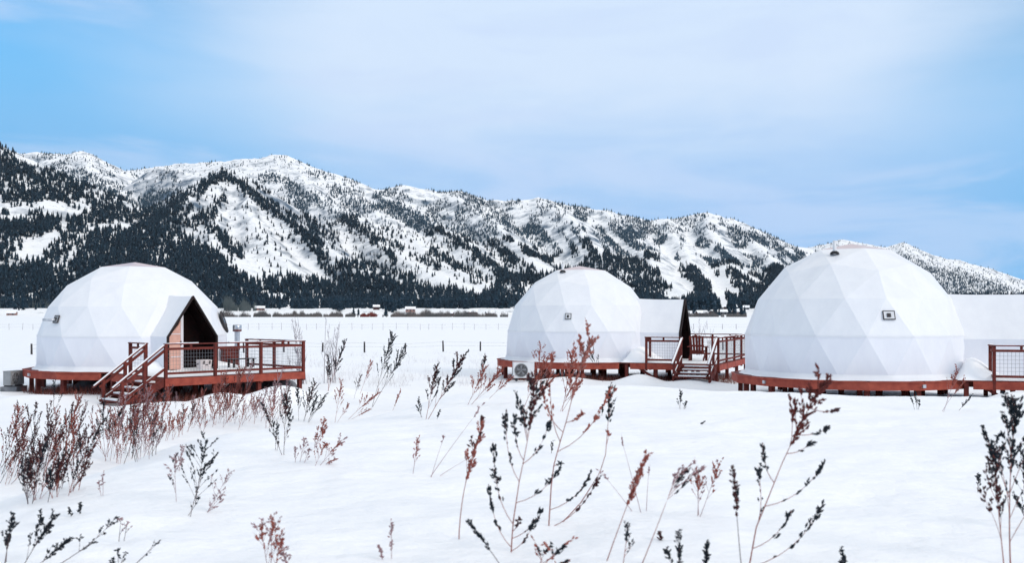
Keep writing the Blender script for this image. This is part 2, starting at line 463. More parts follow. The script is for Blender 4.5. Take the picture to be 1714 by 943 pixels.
# ------------------------------------------------------------------ the mountain range
RIDGES = [  # (slope, [(px,py,Y)...])
 (.50, [(-520, 120, 3300), (-250, 170, 3100), (-100, 205, 3000), (0, 250, 2900), (30, 268, 2850), (60, 300, 2800), (100, 330, 2700), (140, 352, 2620), (180, 371, 2560), (240, 384, 2480)]),
 (.42, [(-250, 260, 2700), (-60, 350, 2400), (30, 420, 2150), (90, 470, 1950)]),
 (.42, [(60, 345, 2600), (110, 410, 2250), (160, 460, 2000)]),
 (.34, [(180, 385, 2450), (250, 384, 2420), (310, 412, 2320), (380, 448, 2180), (450, 485, 2020)]),
 (.62, [(225, 392, 2600), (265, 362, 2800), (290, 345, 2900), (330, 318, 3100), (372, 293, 3300), (405, 308, 3250), (440, 338, 3100), (500, 380, 2850), (560, 420, 2600), (640, 462, 2350), (720, 492, 2150)]),
 (.55, [(372, 293, 3300), (350, 360, 2900), (370, 420, 2500), (400, 465, 2200)]),
 (.55, [(405, 308, 3250), (430, 380, 2800), (470, 430, 2450), (520, 475, 2150)]),
 (.60, [(20, 263, 6200), (60, 258, 6200), (110, 262, 6200), (125, 270, 6200)]),
 (.50, [(60, 300, 4900), (100, 280, 4900), (120, 264, 4900), (137, 261, 4900), (160, 272, 4850), (188, 291, 4800), (215, 300, 4700)]),
 (.45, [(137, 261, 4900), (150, 300, 4200), (190, 335, 3700), (220, 360, 3300)]),
 (.40, [(190, 294, 5600), (250, 285, 5600), (300, 280, 5500), (345, 275, 5400), (400, 272, 5300), (430, 268, 5200), (455, 264, 5000), (475, 265, 4950), (490, 279, 4900), (510, 289, 4850), (530, 293, 4800), (545, 304, 4750), (560, 312, 4700), (600, 316, 4650), (622, 327, 4600)]),
 (.75, [(255, 296, 4100), (268, 285, 4100), (312, 286, 4050), (340, 300, 3950)]),
 (.55, [(475, 265, 4950), (500, 300, 4500), (525, 322, 4200), (555, 350, 3800), (600, 372, 3500), (660, 418, 3050), (720, 455, 2650), (790, 492, 2250)]),
 (.55, [(560, 312, 4700), (600, 340, 4100), (640, 372, 3700), (700, 410, 3300), (770, 455, 2800), (830, 490, 2350)]),
 (.55, [(622, 327, 4500), (650, 338, 4250), (690, 360, 3900), (760, 400, 3450), (830, 450, 2900), (880, 490, 2400)]),
 (.50, [(610, 330, 4700), (650, 319, 4650), (680, 317, 4600), (700, 321, 4600), (760, 325, 4600), (800, 335, 4600), (840, 342, 4600), (870, 338, 4600), (900, 337, 4600), (930, 345, 4600), (960, 352, 4600), (1000, 358, 4600), (1050, 368, 4650), (1080, 376, 4700), (1110, 371, 4700), (1150, 367, 4700), (1185, 363, 4700), (1210, 374, 4700), (1225, 374, 4700), (1250, 385, 4700), (1270, 397, 4700), (1310, 410, 4700), (1345, 420, 4700), (1450, 450, 4700), (1600, 492, 4700), (1800, 515, 4700)]),
 (.55, [(760, 325, 4600), (800, 358, 4150), (850, 400, 3600), (900, 445, 3000), (950, 485, 2450)]),
 (.55, [(900, 337, 4600), (950, 372, 4050), (1000, 415, 3500), (1050, 460, 2900), (1100, 500, 2400)]),
 (.55, [(1000, 358, 4600), (1050, 395, 4050), (1090, 430, 3500), (1120, 465, 2950), (1150, 500, 2450)]),
 (.55, [(1110, 371, 4700), (1130, 410, 4000), (1165, 450, 3400), (1190, 485, 2800)]),
 (.55, [(1185, 363, 4700), (1190, 400, 4150), (1215, 440, 3600), (1245, 480, 3000)]),
 (.55, [(1225, 374, 4700), (1270, 420, 4050), (1310, 455, 3500), (1350, 490, 2900)]),
 (.55, [(1345, 420, 4700), (1400, 460, 4000), (1450, 495, 3300)]),
 (.48, [(1300, 428, 8200), (1345, 421, 8200), (1375, 413, 8200), (1407, 404, 8200), (1450, 413, 8200), (1485, 417, 8200), (1507, 410, 8200), (1535, 420, 8200), (1570, 431, 8200), (1620, 441, 8200), (1714, 471, 8200), (1900, 488, 8200), (2300, 505, 8200)]),
 (.45, [(1507, 410, 8200), (1530, 445, 7300), (1570, 470, 6500), (1640, 495, 5600)]),
 (.45, [(1570, 431, 8200), (1620, 462, 7300), (1690, 488, 6400)]),
]
def mountain_z(x, y):
    w = 48.0
    wx = x + w * fbm(x / 700, y / 700 + 3, 3); wy = y + w * fbm(x / 700 + 9, y / 700, 3)
    best = np.full(x.shape, -500.0)
    k = 26.0
    for slope, pts in RIDGES:
        A = np.array([P(*p) for p in pts])
        rz = np.full(x.shape, -1e4)
        for i in range(len(A) - 1):
            a, b = A[i], A[i + 1]; ab = b[:2] - a[:2]
            t = np.clip(((wx - a[0]) * ab[0] + (wy - a[1]) * ab[1]) / (ab @ ab), 0, 1)
            d = np.hypot(wx - a[0] - t * ab[0], wy - a[1] - t * ab[1])
            h = a[2] + t * (b[2] - a[2])
            rz = np.maximum(rz, h - slope * (np.sqrt(d * d + 18.0 ** 2) - 18.0))
        m = np.maximum(best, rz); dif = np.clip(k - np.abs(best - rz), 0, k)
        best = m + dif * dif / (4 * k)
    floor = np.where(y < 1250, -3.0, 0) + 11 * sstep(950, 1500, y) + 26 * sstep(1500, 2300, y) + 40 * sstep(2300, 5000, y)
    hgt = np.clip((best - floor) / 300, 0, 1)
    rough = 17 * ridged(x / 280, y / 280, 5, .56) * hgt + 5 * fbm(x / 60, y / 60, 4, .6) * np.clip(hgt * 2, .1, 1)
    z = best + rough * .8 - 7 * hgt
    m = np.maximum(z, floor); dif = np.clip(30 - np.abs(z - floor), 0, 30)
    return m + dif * dif / 120 + 1.2 * fbm(x / 90, y / 90, 3) * sstep(1000, 1500, y)
MPX = np.arange(-520, 2240, 3.0)
MY = np.concatenate([np.linspace(940, 2000, 60), np.linspace(2012, 5000, 270), np.linspace(5020, 9200, 150)])
PXg, Yg = np.meshgrid(MPX, MY, indexing='ij')
Xg = (PXg - CX) / F * Yg
Zg = mountain_z(Xg, Yg)
Zg[:, 0] = -4.0
def build_mountains():
    V = np.stack([Xg, Yg, Zg], -1).reshape(-1, 3)
    n0, n1 = Xg.shape
    idx = np.arange(n0 * n1).reshape(n0, n1)
    q = np.stack([idx[:-1, :-1], idx[1:, :-1], idx[1:, 1:], idx[:-1, 1:]], -1).reshape(-1, 4)
    o = big_mesh('mountain_range', V, q, M['mountain'])
    o.data.shade_smooth()
    tag(o, kind='structure')
build_mountains()

# ------------------------------------------------------------------ forests on the mountains
def seg_dist(px, py, pts):
    best = np.full(px.shape, 1e9)
    for (ax, ay), (bx, by) in zip(pts[:-1], pts[1:]):
        dx_, dy_ = bx - ax, by - ay
        t = np.clip(((px - ax) * dx_ + (py - ay) * dy_) / (dx_ * dx_ + dy_ * dy_), 0, 1)
        best = np.minimum(best, np.hypot(px - ax - t * dx_, py - ay - t * dy_))
    return best
def in_poly(px, py, pts):
    ins = np.zeros(px.shape, bool)
    for (ax, ay), (bx, by) in zip(pts, pts[1:] + pts[:1]):
        c = ((ay > py) != (by > py))
        ins ^= c & (px < (bx - ax) * (py - ay) / (by - ay + 1e-9) + ax)
    return ins
AREAS = [ # (density, polygon), later wins
 (.45, [(-600, 100), (0, 250), (100, 332), (240, 384), (170, 388), (100, 430), (0, 470), (-600, 470)]),
 (.75, [(-600, 330), (0, 345), (90, 360), (165, 378), (150, 400), (60, 410), (0, 400), (-600, 420)]),
 (.40, [(-600, 400), (0, 400), (120, 400), (200, 430), (200, 470), (0, 470), (-600, 470)]),
 (1.0, [(-600, 462), (0, 455), (60, 440), (110, 455), (150, 440), (200, 450), (200, 540), (-600, 540)]),
 (.55, [(110, 305), (215, 320), (258, 345), (262, 372), (245, 384), (170, 378), (120, 348)]),
 (1.0, [(160, 388), (240, 381), (272, 384), (330, 405), (380, 440), (425, 478), (425, 540), (120, 540), (100, 470)]),
 (.06, [(372, 300), (305, 345), (300, 385), (350, 415), (420, 458), (565, 470), (545, 425), (440, 350)]),
 (.10, [(470, 372), (560, 372), (660, 420), (760, 470), (835, 492), (780, 488), (700, 474), (620, 452), (540, 420)]),
 (.11, [(590, 345), (690, 372), (770, 420), (840, 470), (850, 490), (780, 470), (680, 420), (600, 372)]),
 (.10, [(400, 285), (450, 268), (500, 290), (545, 310), (545, 345), (500, 320), (450, 300)]),
 (.30, [(420, 320), (480, 310), (545, 345), (560, 370), (470, 372)]),
 (.80, [(840, 350), (1080, 380), (1185, 370), (1345, 422), (1400, 445), (1400, 530), (840, 530)]),
 (.16, [(820, 335), (930, 342), (970, 380), (930, 385), (860, 370), (800, 360)]),
 (.20, [(1085, 378), (1185, 366), (1200, 395), (1150, 400), (1100, 392)]),
 (.75, [(830, 440), (880, 455), (900, 480), (900, 540), (830, 540)]),
 (.9, [(1010, 430), (1080, 440), (1130, 500), (1160, 520), (1010, 540), (900, 520), (940, 450)]),
 (.85, [(1230, 440), (1340, 430), (1400, 450), (1400, 530), (1225, 525), (1215, 480)]),
 (.55, [(1200, 380), (1250, 390), (1345, 424), (1300, 430), (1230, 400)]),
 (1.0, [(415, 486), (450, 470), (490, 476), (560, 474), (600, 455), (640, 468), (700, 480), (760, 489), (800, 496), (860, 492), (860, 540), (410, 540)]),
 (.9, [(1400, 470), (2300, 480), (2300, 540), (1400, 540)]),
]
LINES = [ # (density, half width, polyline)
 (1.0, 6, [(374, 295), (330, 320), (290, 347), (265, 364), (238, 384)]), (.8, 3, [(345, 312), (320, 345), (300, 372)]), (.7, 7, [(300, 350), (275, 368), (255, 384)]),
 (1.0, 5, [(372, 295), (405, 310), (440, 340), (500, 384), (540, 412)]), (.6, 8, [(500, 388), (530, 420), (545, 452), (570, 470)]),
 (.6, 9, [(318, 378), (350, 360), (372, 335)]), (.5, 9, [(350, 380), (372, 400), (400, 425)]),
 (.6, 7, [(440, 296), (480, 304), (500, 320), (525, 332), (550, 350)]), (.7, 8, [(505, 350), (530, 385), (560, 400)]),
 (.7, 6, [(575, 366), (620, 395), (650, 425), (660, 440)]), (1.0, 4, [(626, 328), (690, 361), (760, 401), (800, 425), (840, 455)]),
 (.8, 7, [(595, 362), (640, 345), (680, 372), (720, 392)]), (.5, 12, [(560, 320), (590, 340), (600, 350)]),
 (.6, 8, [(600, 440), (640, 455), (690, 470)]), (.5, 6, [(720, 420), (760, 445), (820, 470)]),
 (.8, 8, [(800, 430), (840, 460), (870, 490)]), (.6, 8, [(770, 380), (830, 410), (880, 450), (910, 480)]),
 (.5, 10, [(110, 290), (160, 300), (190, 330)]), (.7, 4, [(0, 252), (40, 276), (80, 318), (130, 350)]),
 (.35, 10, [(790, 345), (850, 370), (910, 420)]),
]
RUNS = [ # open ski runs: (half width, polyline)
 (5, [(994, 363), (983, 379), (994, 403), (1007, 424)]), (5, [(1003, 363), (1018, 388), (1042, 412), (1073, 432)]),
 (7, [(916, 380), (939, 406), (951, 424), (933, 442)]), (5, [(950, 386), (963, 406), (979, 427), (958, 447)]),
 (6, [(846, 410), (879, 433), (923, 453)]), (3, [(836, 382), (866, 403), (906, 427)]),
 (11, [(1127, 404), (1115, 436), (1121, 466), (1152, 485), (1125, 498)]), (8, [(1158, 398), (1145, 427), (1173, 443), (1194, 470), (1206, 494), (1212, 520)]),
 (6, [(1185, 392), (1218, 406), (1224, 421), (1252, 441)]), (5, [(1209, 450), (1209, 476), (1233, 496)]),
 (5, [(866, 350), (866, 375)]), (4, [(1240, 420), (1275, 430)]), (6, [(1140, 425), (1165, 420), (1200, 430)]),
 (4, [(440, 492), (470, 498)]),
]
def density(px, py, x, y):
    d = np.full(px.shape, .24)
    wob = 7 * fbm(px / 26, py / 26, 2); wob2 = 7 * fbm(px / 26 + 50, py / 26, 2)
    qx, qy = px + wob, py + wob2
    for den, poly in AREAS:
        d = np.where(in_poly(qx, qy, poly), den, d)
    cl = fbm(x / 120, y / 260, 4, .62)
    high = (px > 130) & (px < 760) & (py < 330)
    d = np.where(high, d * (.35 + .65 * sstep(270, 330, py)), d)
    soft = np.where(d < .13, np.clip(1 + 1.4 * cl, .2, 3), np.clip(1 + 3.8 * cl, 0, 3.0))
    d = np.where(d < .9, d * soft, d * np.clip(1 + .9 * cl, .35, 1.2))
    for den, hw, ln in LINES:
        s = seg_dist(px + .5 * wob, py + .5 * wob2, ln)
        d = np.maximum(d, den * (1 - sstep(hw * .6, hw * 1.4, s)) * np.clip(1.1 + 1.2 * cl, .3, 1.2))
    for hw, ln in RUNS:
        s = seg_dist(px + .3 * wob, py + .3 * wob2, ln)
        d = d * sstep(hw * .9, hw * 1.5, s)
    # the farthest range: woods only on its lower flanks
    cr = np.interp(px, [1300, 1407, 1507, 1570, 1620, 1714, 1900], [428, 405, 410, 431, 441, 471, 488])
    d = np.where(y > 6300, .95 * (.12 + .88 * sstep(9, 30, py - cr)) * np.clip(1 + 1.5 * cl, .2, 1.4), d)
    return d

def cone_tree(nside, tiers, jit, seed):
    """unit tree: height 1, crown radius ~.16; ragged tiers"""
    r = np.random.default_rng(seed)
    V = []; T = []
    zb = .06
    for i in range(tiers):
        f = i / tiers
        z0 = zb + (1 - zb) * f * .92
        z1 = min(1.0, z0 + (1 - zb) / tiers * 1.75) if i < tiers - 1 else 1.0
        rad = .19 * (1 - f) ** .85 + .02
        b = len(V)
        a0 = r.uniform(0, 6.28)
        for k in range(nside):
            t = a0 + 2 * math.pi * k / nside
            rr = rad * r.uniform(1 - jit, 1 + jit)
            V.append((rr * math.cos(t), rr * math.sin(t), z0 + r.uniform(-.03, .02)))
        V.append((r.uniform(-.01, .01), r.uniform(-.01, .01), z1))
        for k in range(nside):
            T.append((b + k, b + (k + 1) % nside, b + nside))
    return np.array(V), np.array(T)
TREES = [cone_tree(5, 3, .3, s) for s in range(6)]
NEAR_TREES = [cone_tree(8, 7, .35, 40 + s) for s in range(5)]

def scatter_forest():
    n0, n1 = Xg.shape
    pyg = HZ + F * (EYE - Zg) / Yg
    elev = (Zg - EYE) / Yg
    run = np.maximum.accumulate(elev, axis=1)
    prev = np.concatenate([np.full((n0, 1), -1.0), run[:, :-1]], 1)
    vis = (elev + 10 / Yg >= prev) & (Yg > np.where(PXg > 1040, 1080, 1440) + 330 * fbm(PXg / 45, PXg * 0 + 2.2, 3))
    rows_px = np.clip(F * (elev - prev), .15, 12)          # rows this strip adds on screen
    w = np.where(vis, rows_px, 0) * 3.0
    dn = density(PXg, pyg, Xg, Yg)
    expect = np.where(vis & (Yg < 2150) & (dn > .7), np.maximum(w, 2.4), np.where(vis & (Yg < 1900) & (PXg > 1040), np.maximum(w, 1.6), w)) * dn * .20
    expect *= np.clip((Yg / 2900.0) ** 1.6, .5, 2.6)                # small distant trees stand closer on screen
    cnt = RNG.poisson(expect)
    ii, jj = np.nonzero(cnt)
    rep = cnt[ii, jj]
    ii = np.repeat(ii, rep); jj = np.repeat(jj, rep)
    px = MPX[ii] + RNG.uniform(-1.7, 1.7, len(ii))
    dY = np.gradient(MY)[jj]
    Y = MY[jj] + RNG.uniform(-.5, .5, len(jj)) * dY
    X = (px - CX) / F * Y
    # bilinear height
    fi = np.clip((px - MPX[0]) / 3.0, 0, n0 - 1.001); i0 = fi.astype(int); fx = fi - i0
    j0 = np.clip(np.searchsorted(MY, Y) - 1, 0, n1 - 2); fy = np.clip((Y - MY[j0]) / (MY[j0 + 1] - MY[j0]), 0, 1)
    Z = (Zg[i0, j0] * (1 - fx) + Zg[i0 + 1, j0] * fx) * (1 - fy) + (Zg[i0, j0 + 1] * (1 - fx) + Zg[i0 + 1, j0 + 1] * fx) * fy
    H = RNG.uniform(9, 20, len(X)) * np.where(Y > 6500, .95, np.where(Y > 3600, .78, 1.0)) * (1 - .3 * (dn[ii, jj] < .12))
    W = RNG.uniform(.85, 1.35, len(X))
    A = RNG.uniform(0, 6.28, len(X))
    kind = RNG.integers(0, len(TREES), len(X))
    return X, Y, Z, H, W, A, kind

def forest_mesh(name, X, Y, Z, H, W, A, kind, material, label):
    Vs, Ts = [], []; base = 0
    for k, (tv, tt) in enumerate(TREES):
        s = np.nonzero(kind == k)[0]
        if not len(s): continue
        c, sn = np.cos(A[s])[:, None], np.sin(A[s])[:, None]
        hx = tv[:, 0][None] * (H * W)[s][:, None]; hy = tv[:, 1][None] * (H * W)[s][:, None]
        vx = X[s][:, None] + hx * c - hy * sn; vy = Y[s][:, None] + hx * sn + hy * c
        vz = Z[s][:, None] + tv[:, 2][None] * H[s][:, None] - .8
        Vs.append(np.stack([vx, vy, vz], -1).reshape(-1, 3))
        T = tt[None] + (np.arange(len(s)) * len(tv))[:, None, None] + base
        Ts.append(T.reshape(-1, 3)); base += len(s) * len(tv)
    o = big_mesh(name, np.concatenate(Vs), np.concatenate(Ts), material)
    tag(o, label, 'forest', kind='stuff')
    return o
fx_, fy_, fz_, fh_, fw_, fa_, fk_ = scatter_forest()
print('forest trees', len(fx_))
size = fh_ / fy_
fpx, fpy = pix(fx_, fy_, fz_)
inview = (fpx > 0) & (fpx < 1714)
clearside = np.ones(len(fx_), bool)
for (a, b, t) in ((60, 395, 440), (846, 1160, 450), (1243, 1714, 405)):      # where the domes stand in front
    clearside &= ~((fpx > a) & (fpx < b) & (fpy > t))
order = np.argsort(-(size * inview * clearside))
single = order[:230]
rest = np.ones(len(fx_), bool); rest[single] = False
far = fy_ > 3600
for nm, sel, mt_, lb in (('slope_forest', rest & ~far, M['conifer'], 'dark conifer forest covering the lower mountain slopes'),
                         ('high_forest', rest & far, M['conifer_hazed'], 'thin conifer woods on the high mountain slopes, haze painted in as blue grey')):
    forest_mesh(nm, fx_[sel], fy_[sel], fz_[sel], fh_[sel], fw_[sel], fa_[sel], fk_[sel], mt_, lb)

near_meshes = []
def near_tree_meshes():
    for i, (tv, tt) in enumerate(NEAR_TREES):
        me = bpy.data.meshes.new('crown'); me.from_pydata([tuple(v) for v in tv], [], [tuple(int(q) for q in t) for t in tt])
        me.materials.append(M['conifer'])
        tr = MB(); tr.tube([(0, 0, -.06), (0, 0, .12), (0, 0, .5)], [.028, .022, .006], 5)
        mt_ = bpy.data.meshes.new('trunk'); mt_.from_pydata([tuple(v) for v in tr.v], [], tr.f); mt_.materials.append(M['bark'])
        near_meshes.append((me, mt_))
near_tree_meshes()
def conifer(x, y, z, h, label, group=None, w=1.0, k=0, a=0.0):
    t = thing('conifer_tree', label, 'conifer', (x, y, z), group)
    for nm, me in (('crown', near_meshes[k % 5][0]), ('trunk', near_meshes[k % 5][1])):
        o = bpy.data.objects.new(nm, me); col.objects.link(o); o.parent = t
    t.rotation_euler[2] = a; t.scale = (h * w, h * w, h)
    return t
for q in single:
    conifer(fx_[q], fy_[q], fz_[q], fh_[q] * 1.02, 'dark conifer in the front ranks of the forest at the mountain foot', 'conifers along the foot of the mountains', fw_[q], int(fk_[q]), fa_[q])
def mz(px, Y):
    x = (px - CX) / F * Y
    return x, Y, max(float(mountain_z(np.array([x]), np.array([float(Y)]))[0]), Gf(x, Y) if Y < 1250 else -9)
for px_, Y_, h_, lb in ((592, 1120, 11, 'lone dark conifer standing left of the rust red bush at the field edge'),
                    (646, 1060, 12, 'lone dark conifer standing right of the rust red bush at the field edge'),
                    (600, 1180, 9, 'smaller conifer just behind the lone one left of the red bush'),
                    (468, 1350, 10, 'single conifer on the snow strip right of the pale cabin'),
                    (521, 1400, 10, 'single conifer on the snow strip between pale cabin and red bush'),
                    (39, 1300, 9, 'dark conifer on the snow strip behind the far left of the left dome'),
                    (60, 1320, 8, 'leftmost but one small conifer on the strip behind the left dome')):
    x, y, z = mz(px_, Y_)
    conifer(x, y, z, h_ , lb, None, 1.25, int(px_) % 5, px_)

# thickets and aspen stands: spindly masses
def spindles(name, label, spots, material, n, hlo, hhi, rad, cat):
    Vs, Ts = [], []; b = 0
    tot = sum(s[2] for s in spots)
    for (pa, pb, wgt, ya, yb) in spots:
        m = int(n * wgt / tot)
        px = RNG.uniform(pa, pb, m); Y = RNG.uniform(ya, yb, m)
        gap = fbm(px / 14, px * 0 + .5, 3)
        keep = gap > -.45
        px, Y, gap = px[keep], Y[keep], gap[keep]
        X = (px - CX) / F * Y
        Z = np.maximum(mountain_z(X, Y), G(X, Y)) if ya > 940 else G(X, Y)
        H = RNG.uniform(hlo, hhi, len(X)) * np.clip(.75 + .9 * gap, .3, 1.3); r = rad * RNG.uniform(.5, 1.3, len(X))
        lean = RNG.normal(0, .12, (len(X), 2)) * H[:, None]
        for t in (0, 2.09, 4.19):
            Vs.append(np.stack([X + r * np.cos(t), Y + r * np.sin(t), Z - .2], -1))
        Vs.append(np.stack([X + lean[:, 0], Y + lean[:, 1], Z + H], -1))
        # widest about a third up
        m = len(X); i = np.arange(m)
        for p, q in ((0, 1), (1, 2), (2, 0)):
            Ts.append(np.stack([b + p * m + i, b + q * m + i, b + 3 * m + i], -1))
        b += 4 * m
    o = big_mesh(name, np.concatenate(Vs), np.concatenate(Ts), material)
    tag(o, label, cat, kind='stuff')
spindles('willow_thicket', 'grey leafless willow thicket along the far edge of the field',
         [(425, 500, 2, 905, 960), (490, 600, 3, 905, 960), (640, 800, 4, 905, 965), (370, 430, .6, 905, 940), (1040, 1110, .3, 905, 950), (800, 850, .6, 905, 940), (1100, 1250, 2.2, 905, 1000)],
         M['thicket'], 15000, 2.0, 7.5, .2, 'thicket')
spindles('aspen_stand', 'grey green leafless aspen stand at the mountain foot',
         [(375, 428, 4, 1260, 1400), (90, 260, 3, 1450, 1650), (-60, 120, 2.5, 1500, 1650), (1040, 1290, 2, 1500, 1700)],
         M['aspen'], 3000, 8, 19, .5, 'trees')
def red_bush(px, Y, h, w, label):
    x, y, z = mz(px, Y)
    t = thing('red_bush', label, 'bush', (x, y, z), 'rust red bushes at the field edge')
    mb = MB()
    for i in range(70):
        a = random.uniform(0, 6.28); rr = w * math.sqrt(random.random()) * .5
        bx, by = x + rr * math.cos(a), y + rr * math.sin(a)
        hh = h * (1 - .5 * (2 * rr / w) ** 2) * random.uniform(.7, 1.05)
        mb.tube([(bx, by, z - .1), (bx + random.gauss(0, .3), by + random.gauss(0, .3), z + hh * .6), (bx + random.gauss(0, .7), by, z + hh)], [.16, .32, .03], 4)
    mb.build('twig', M['red_bush'], t, kind='stuff')
red_bush(622, 912, 5.4, 10, 'wide rust red bush at the far edge of the snowy field')
red_bush(608, 908, 4.2, 6, 'smaller rust red bush beside the wide red one')

# ------------------------------------------------------------------ far cabins and the village
def cabin(px, Y, w, d, h, label, wall, group=None, ang=0.2, storeys=1):
    x, y, z = mz(px, Y)
    t = thing('cabin', label, 'cabin', (x, y, z), group)
    c, s = math.cos(ang), math.sin(ang)
    def W(u, v, zz): return (x + u * c - v * s, y + u * s + v * c, z + zz)
    mb = MB()
    vs = [W(-w/2, -d/2, -1), W(w/2, -d/2, -1), W(w/2, d/2, -1), W(-w/2, d/2, -1), W(-w/2, -d/2, h), W(w/2, -d/2, h), W(w/2, d/2, h), W(-w/2, d/2, h), W(-w/2, 0, h + d*.28), W(w/2, 0, h + d*.28)]
    mb.add(vs, [(0, 1, 5, 4), (1, 2, 6, 9, 5), (2, 3, 7, 6), (3, 0, 4, 8, 7)])
    mb.build('wall', wall, t)
    rb = MB()
    for sgn in (-1, 1):
        e0 = (W(-w/2 - .7, sgn * (d/2 + .8), h - .25), W(w/2 + .7, sgn * (d/2 + .8), h - .25), W(w/2 + .7, 0, h + d*.28 + .25), W(-w/2 - .7, 0, h + d*.28 + .25))
        e1 = [Vector(p) + Vector((0, 0, .55)) for p in e0]
        rb.add(list(e0) + e1, [(3, 2, 1, 0), (4, 5, 6, 7), (0, 1, 5, 4), (1, 2, 6, 5), (2, 3, 7, 6), (3, 0, 4, 7)])
    rb.build('roof', M['snow_piece'], t)
    nwin = max(2, int(w / 3.5))
    for st in range(storeys):
        for k in range(nwin):
            u = -w/2 + (k + .5) * w / nwin
            zz = h * (st + .25) / storeys
            wb = MB(); wb.add([W(u - .7, -d/2 - .06, zz), W(u + .7, -d/2 - .06, zz), W(u + .7, -d/2 - .06, zz + 1.5), W(u - .7, -d/2 - .06, zz + 1.5),
                               W(u - .7, -d/2 + .1, zz), W(u + .7, -d/2 + .1, zz), W(u + .7, -d/2 + .1, zz + 1.5), W(u - .7, -d/2 + .1, zz + 1.5)],
                              [(0, 1, 2, 3), (0, 4, 5, 1), (3, 2, 6, 7), (1, 5, 6, 2), (0, 3, 7, 4)])
            wb.build('window', M['glass'], t)
    return t
cabin(435, 1300, 12, 7, 3.2, 'long pale cabin before the aspen stand at the mountain foot', M['cabin_pale'])
cabin(630, 1330, 8, 7, 4, 'small dark cabin among trees behind the rust red bush', M['cabin'])
cabin(687, 1250, 12, 8, 3.2, 'snow roofed cabin at forest edge, first right of the red bush', M['cabin_pale'], None, .1)
cabin(752, 1150, 10, 8, 3.4, 'reddish cabin above the willow thicket in the middle of the field edge', M['cabin'], None, -.2)
cabin(789, 1200, 14, 9, 3.6, 'wide snow roofed cabin left of the middle dome', M['cabin_pale'], None, .15)
cabin(820, 1150, 9, 8, 3.2, 'dark cabin nearest the left edge of the middle dome', M['cabin'], None, .3)
cabin(20, 1180, 10, 7, 2.6, 'low cabin on the snow strip at the far left', M['cabin_pale'], None, .1)
vr = random.Random(4)
ORD = ['first', 'second', 'third', 'fourth', 'fifth', 'sixth', 'seventh', 'eighth', 'ninth', 'tenth', 'eleventh', 'twelfth', 'thirteenth', 'fourteenth', 'fifteenth',
       'sixteenth', 'seventeenth', 'eighteenth', 'nineteenth', 'twentieth', 'twenty-first', 'twenty-second', 'twenty-third', 'twenty-fourth', 'twenty-fifth']
for i in range(14):
    px_ = 1150 + i * 7.6 + vr.uniform(-2, 2); Y_ = vr.choice([1230, 1330, 1450, 1600])
    cabin(px_, Y_ - 120, vr.uniform(7, 13), 8, vr.uniform(2.6, 4.2), ORD[i] + ' from the left of the village buildings between middle and right dome', [M['cabin'], M['cabin_grey'], M['cabin_pale']][i % 3] if i % 4 else M['cabin_grey'], 'village buildings at the foot of the ski slopes', vr.uniform(-.4, .4), 2)

# ------------------------------------------------------------------ fences in the field
def fence(name, label, pts, h, w, wires, mesh_mat):
    x0, y0 = pts[0]
    t = thing(name, label, 'fence', (x0, y0, Gf(x0, y0)))
    tops = []
    for (x, y) in pts:
        z = Gf(x, y); a = random.uniform(-.05, .05); b = random.uniform(-.04, .04)
        hh = h * random.uniform(.88, 1.1)
        MB().tube([(x, y, z - .3), (x + a * hh * .5, y + b * .5, z + hh * .5), (x + a * hh, y + b, z + hh)], [w, w * .95, w * .85], 6).build('post', mesh_mat, t)
        tops.append((x + a * hh, y + b, z, hh))
    for f in wires:
        MB().tube([(p[0], p[1] - w, p[2] + p[3] * f) for p in tops], .004 + .00002 * y0, 3).build('wire', M['wire'], t)
    return t
def at_row(px, py): 
    Y = EYE * F / (py - HZ); return ((px - CX) / F * Y, Y)
pts = [at_row(px, py) for px, py in ((53, 594), (408, 591), (475, 590.5), (540, 591), (610, 590.5), (678, 590), (742, 589), (804, 588), (866, 587.5), (930, 587), (1150, 586), (1210, 586), (1290, 585), (1750, 582))]
fence('near_fence', 'row of dark fence posts with wires across the middle of the field', pts, .74, .07, (.55, .9), M['post'])
pts = [at_row(px + random.uniform(-3, 3), 552.3 - (px - 370) * .0003) for px in range(-40, 870, 19)]
fence('far_fence', 'faint far fence line crossing the snowy field behind the near posts', pts, 1.15, .032, (.4, .85), M['twig'])
pts = [at_row(px + random.uniform(-3, 3), 551.0) for px in range(1090, 1800, 24)]
fence('far_fence', 'faint far fence line seen between the middle and the right dome', pts, 1.15, .05, (.4, .85), M['twig'])

